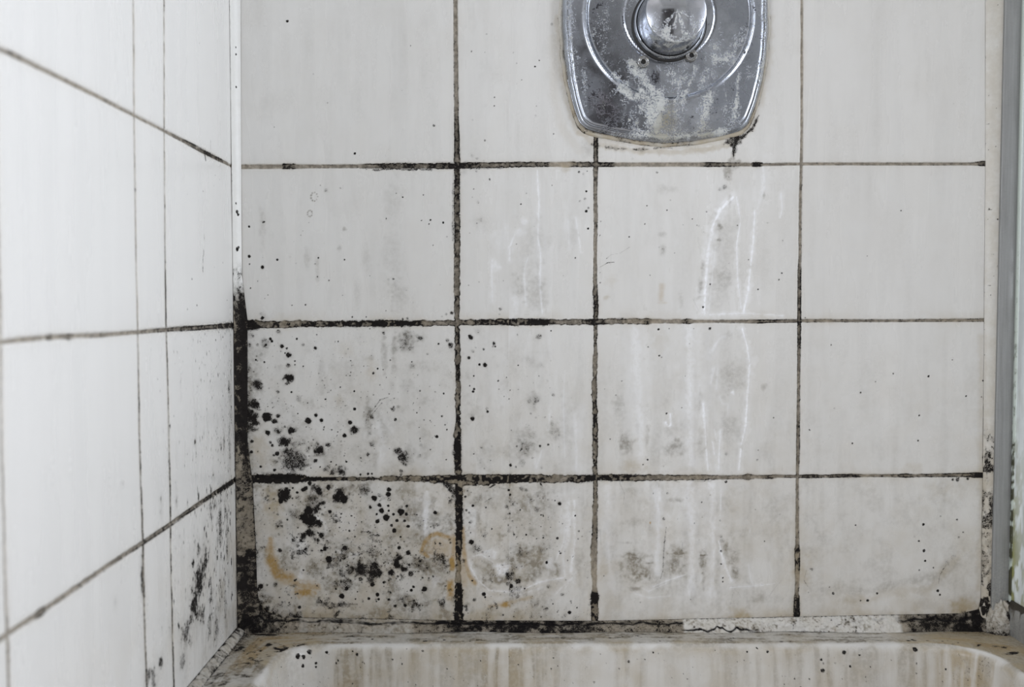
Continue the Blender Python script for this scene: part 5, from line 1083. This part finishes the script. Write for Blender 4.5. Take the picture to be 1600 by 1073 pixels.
zz = np.concatenate([np.arange(.030, .45, .003), np.linspace(.45, ztop, 60)])
yy = np.concatenate([-np.arange(.004, .10, .0012), -np.linspace(.10, .80, 40)])
xt = [gx, gx + .008]
ring_y = list(yy); prof2 = [(gx, y) for y in yy] + [(gx + .008, y) for y in yy[::-1]]
pr = np.array(prof2); P = np.zeros((len(zz), len(pr), 3)); P[..., 0] = pr[None, :, 0]; P[..., 1] = pr[None, :, 1]; P[..., 2] = zz[:, None]
n_ = fbm(P[..., 2] / MM, -P[..., 1] / MM * 2, 12, 921, 3)
near = np.exp(P[..., 1] / .02)
lv = np.clip((.36 - P[..., 2]) / .36, 0, 1)
left_face = (np.arange(len(pr)) < len(yy))[None, :] * 1.0
cover = left_face
F = {'film': (.05 + (.45 + .25 * lv) * np.exp(P[..., 1] / .07)) * cover, 'ochre': (lv ** 1.5 * (.25 + .9 * sstep(.35, .65, n_)) * (.35 + near)) * cover * 1.0 , 'mould': cover * (lv > .55) * (np.exp((P[..., 1] + .006) / .0025) * 1.2 + sstep(.62, .7, n_) * .5 * near)}
grid_mesh('glass_pane', P, F, M_GLASS, parent=screen, wrap=True, flip=True, smooth=False)
# bottom rail along the right ledge
yy = -np.arange(.002, .80, .004)
sec = [(gx - .004, .0), (gx - .0045, .012), (gx - .0035, .026), (gx - .001, .031), (gx + .001, .034), (gx + .011, .034), (gx + .013, .028), (gx + .013, 0)]
P = np.zeros((len(yy), len(sec), 3)); s_ = np.array(sec)
P[..., 0] = s_[None, :, 0]; P[..., 2] = s_[None, :, 1]; P[..., 1] = yy[:, None]
n_ = fbm(-P[..., 1] / MM, P[..., 2] / MM * 1.5, 7, 931, 3)
F = {'mould': sstep(.45, .62, n_) * .7 + 1.2 * np.exp(-((P[..., 2] - .032) / .003) ** 2), 'film': .8 * n_ + 0 * n_}
grid_mesh('bottom_rail', P, F, M_ALU, parent=screen, smooth=True)
# lump of old silicone at the foot of the channel
t = np.linspace(0, 2 * math.pi, 60, endpoint=False); ph = np.linspace(0, math.pi / 2, 22)
PH, TT2 = np.meshgrid(ph, t, indexing='ij')
nn = fbm(TT2 * 9, PH * 12, 5, 941, 3)
R_ = (.8 + .5 * nn)
P = np.stack([XR + .010 + .015 * R_ * np.sin(PH) * np.cos(TT2), -.006 + .012 * R_ * np.sin(PH) * np.sin(TT2), ZR - .001 + .030 * R_ * np.cos(PH) ** 1.3], -1)
F = {'mould': sstep(.50, .72, nn) * .7 + np.exp(-(math.pi / 2 - PH) / .3) * .9 + .15, 'tan': .4 + 0 * nn, 'grime': .75 + 0 * nn, 'film': sstep(.5, .7, nn)}
o = grid_mesh('foot_sealant', P, F, M_SEAL, wrap=True, flip=False)
tag(o, 'lumpy stained silicone at the foot of the aluminium channel by the ledge corner', 'sealant')

# ------------------------------------------------------------------ far side of the bathroom and an added dark slab, seen only in the chrome
k = NT('front_wall_paint'); c = k.mix(k.ramp(k.noise(6, 4, .5), .35, .65), (.70, .71, .70), (.64, .65, .64))
k.link(c, k.b.inputs['Base Color']); k.b.inputs['Roughness'].default_value = .6
M_PAINT = k.m
def slab(name, x0, x1, y0, y1, z0, z1, mat, kind='structure', parent=None):
    import bmesh
    bm = bmesh.new(); bmesh.ops.create_cube(bm, size=1)
    for v in bm.verts: v.co = ((x0 + x1) / 2 + v.co.x * (x1 - x0), (y0 + y1) / 2 + v.co.y * (y1 - y0), (z0 + z1) / 2 + v.co.z * (z1 - z0))
    bmesh.ops.bevel(bm, geom=bm.edges[:], offset=min(x1 - x0, y1 - y0, z1 - z0) * .12, segments=2, affect='EDGES')
    me = bpy.data.meshes.new(name); bm.to_mesh(me); bm.free(); me.materials.append(mat)
    o = bpy.data.objects.new(name, me); COL.objects.link(o)
    if kind: o['kind'] = kind
    if parent: o.parent = parent; del o['kind']
    return o
slab('wall_front', -1.6, 1.8, -2.60, -2.50, -.2, 2.3, M_PAINT)
k = NT('dark_slab_paint'); c = k.mix(k.ramp(k.noise(30, 3, .5, sc=(1, 1, .1)), .3, .7), (.035, .030, .030), (.055, .045, .042))
k.link(c, k.b.inputs['Base Color']); k.b.inputs['Roughness'].default_value = .45
dr = slab('dark_reflection_slab_1', -.35, .40, -2.50, -2.46, -.15, 1.90, k.m)  # added dark slab, placed so the hub's face mirrors a dark middle
slab('reflection_slab_panel', -.24, .29, -2.46, -2.45, .95, 1.75, k.m, parent=dr)
slab('reflection_slab_panel', -.24, .29, -2.46, -2.45, 0, .80, k.m, parent=dr)

# upper part of the shower enclosure and ceiling, above the picture
zt = BP(800, -75)[1] * MM; zl = BP(800, -420)[1] * MM
slab('wall_back_upper', XL - .05, XR + .09, .0005, .05, zt, 2.1, M_PAINT)
slab('wall_left_upper', XL - .05, XL - .0005, -.48, .05, zl, 2.1, M_PAINT)
slab('ceiling', XL - .05, 1.6, -2.5, .05, 2.1, 2.15, M_PAINT)
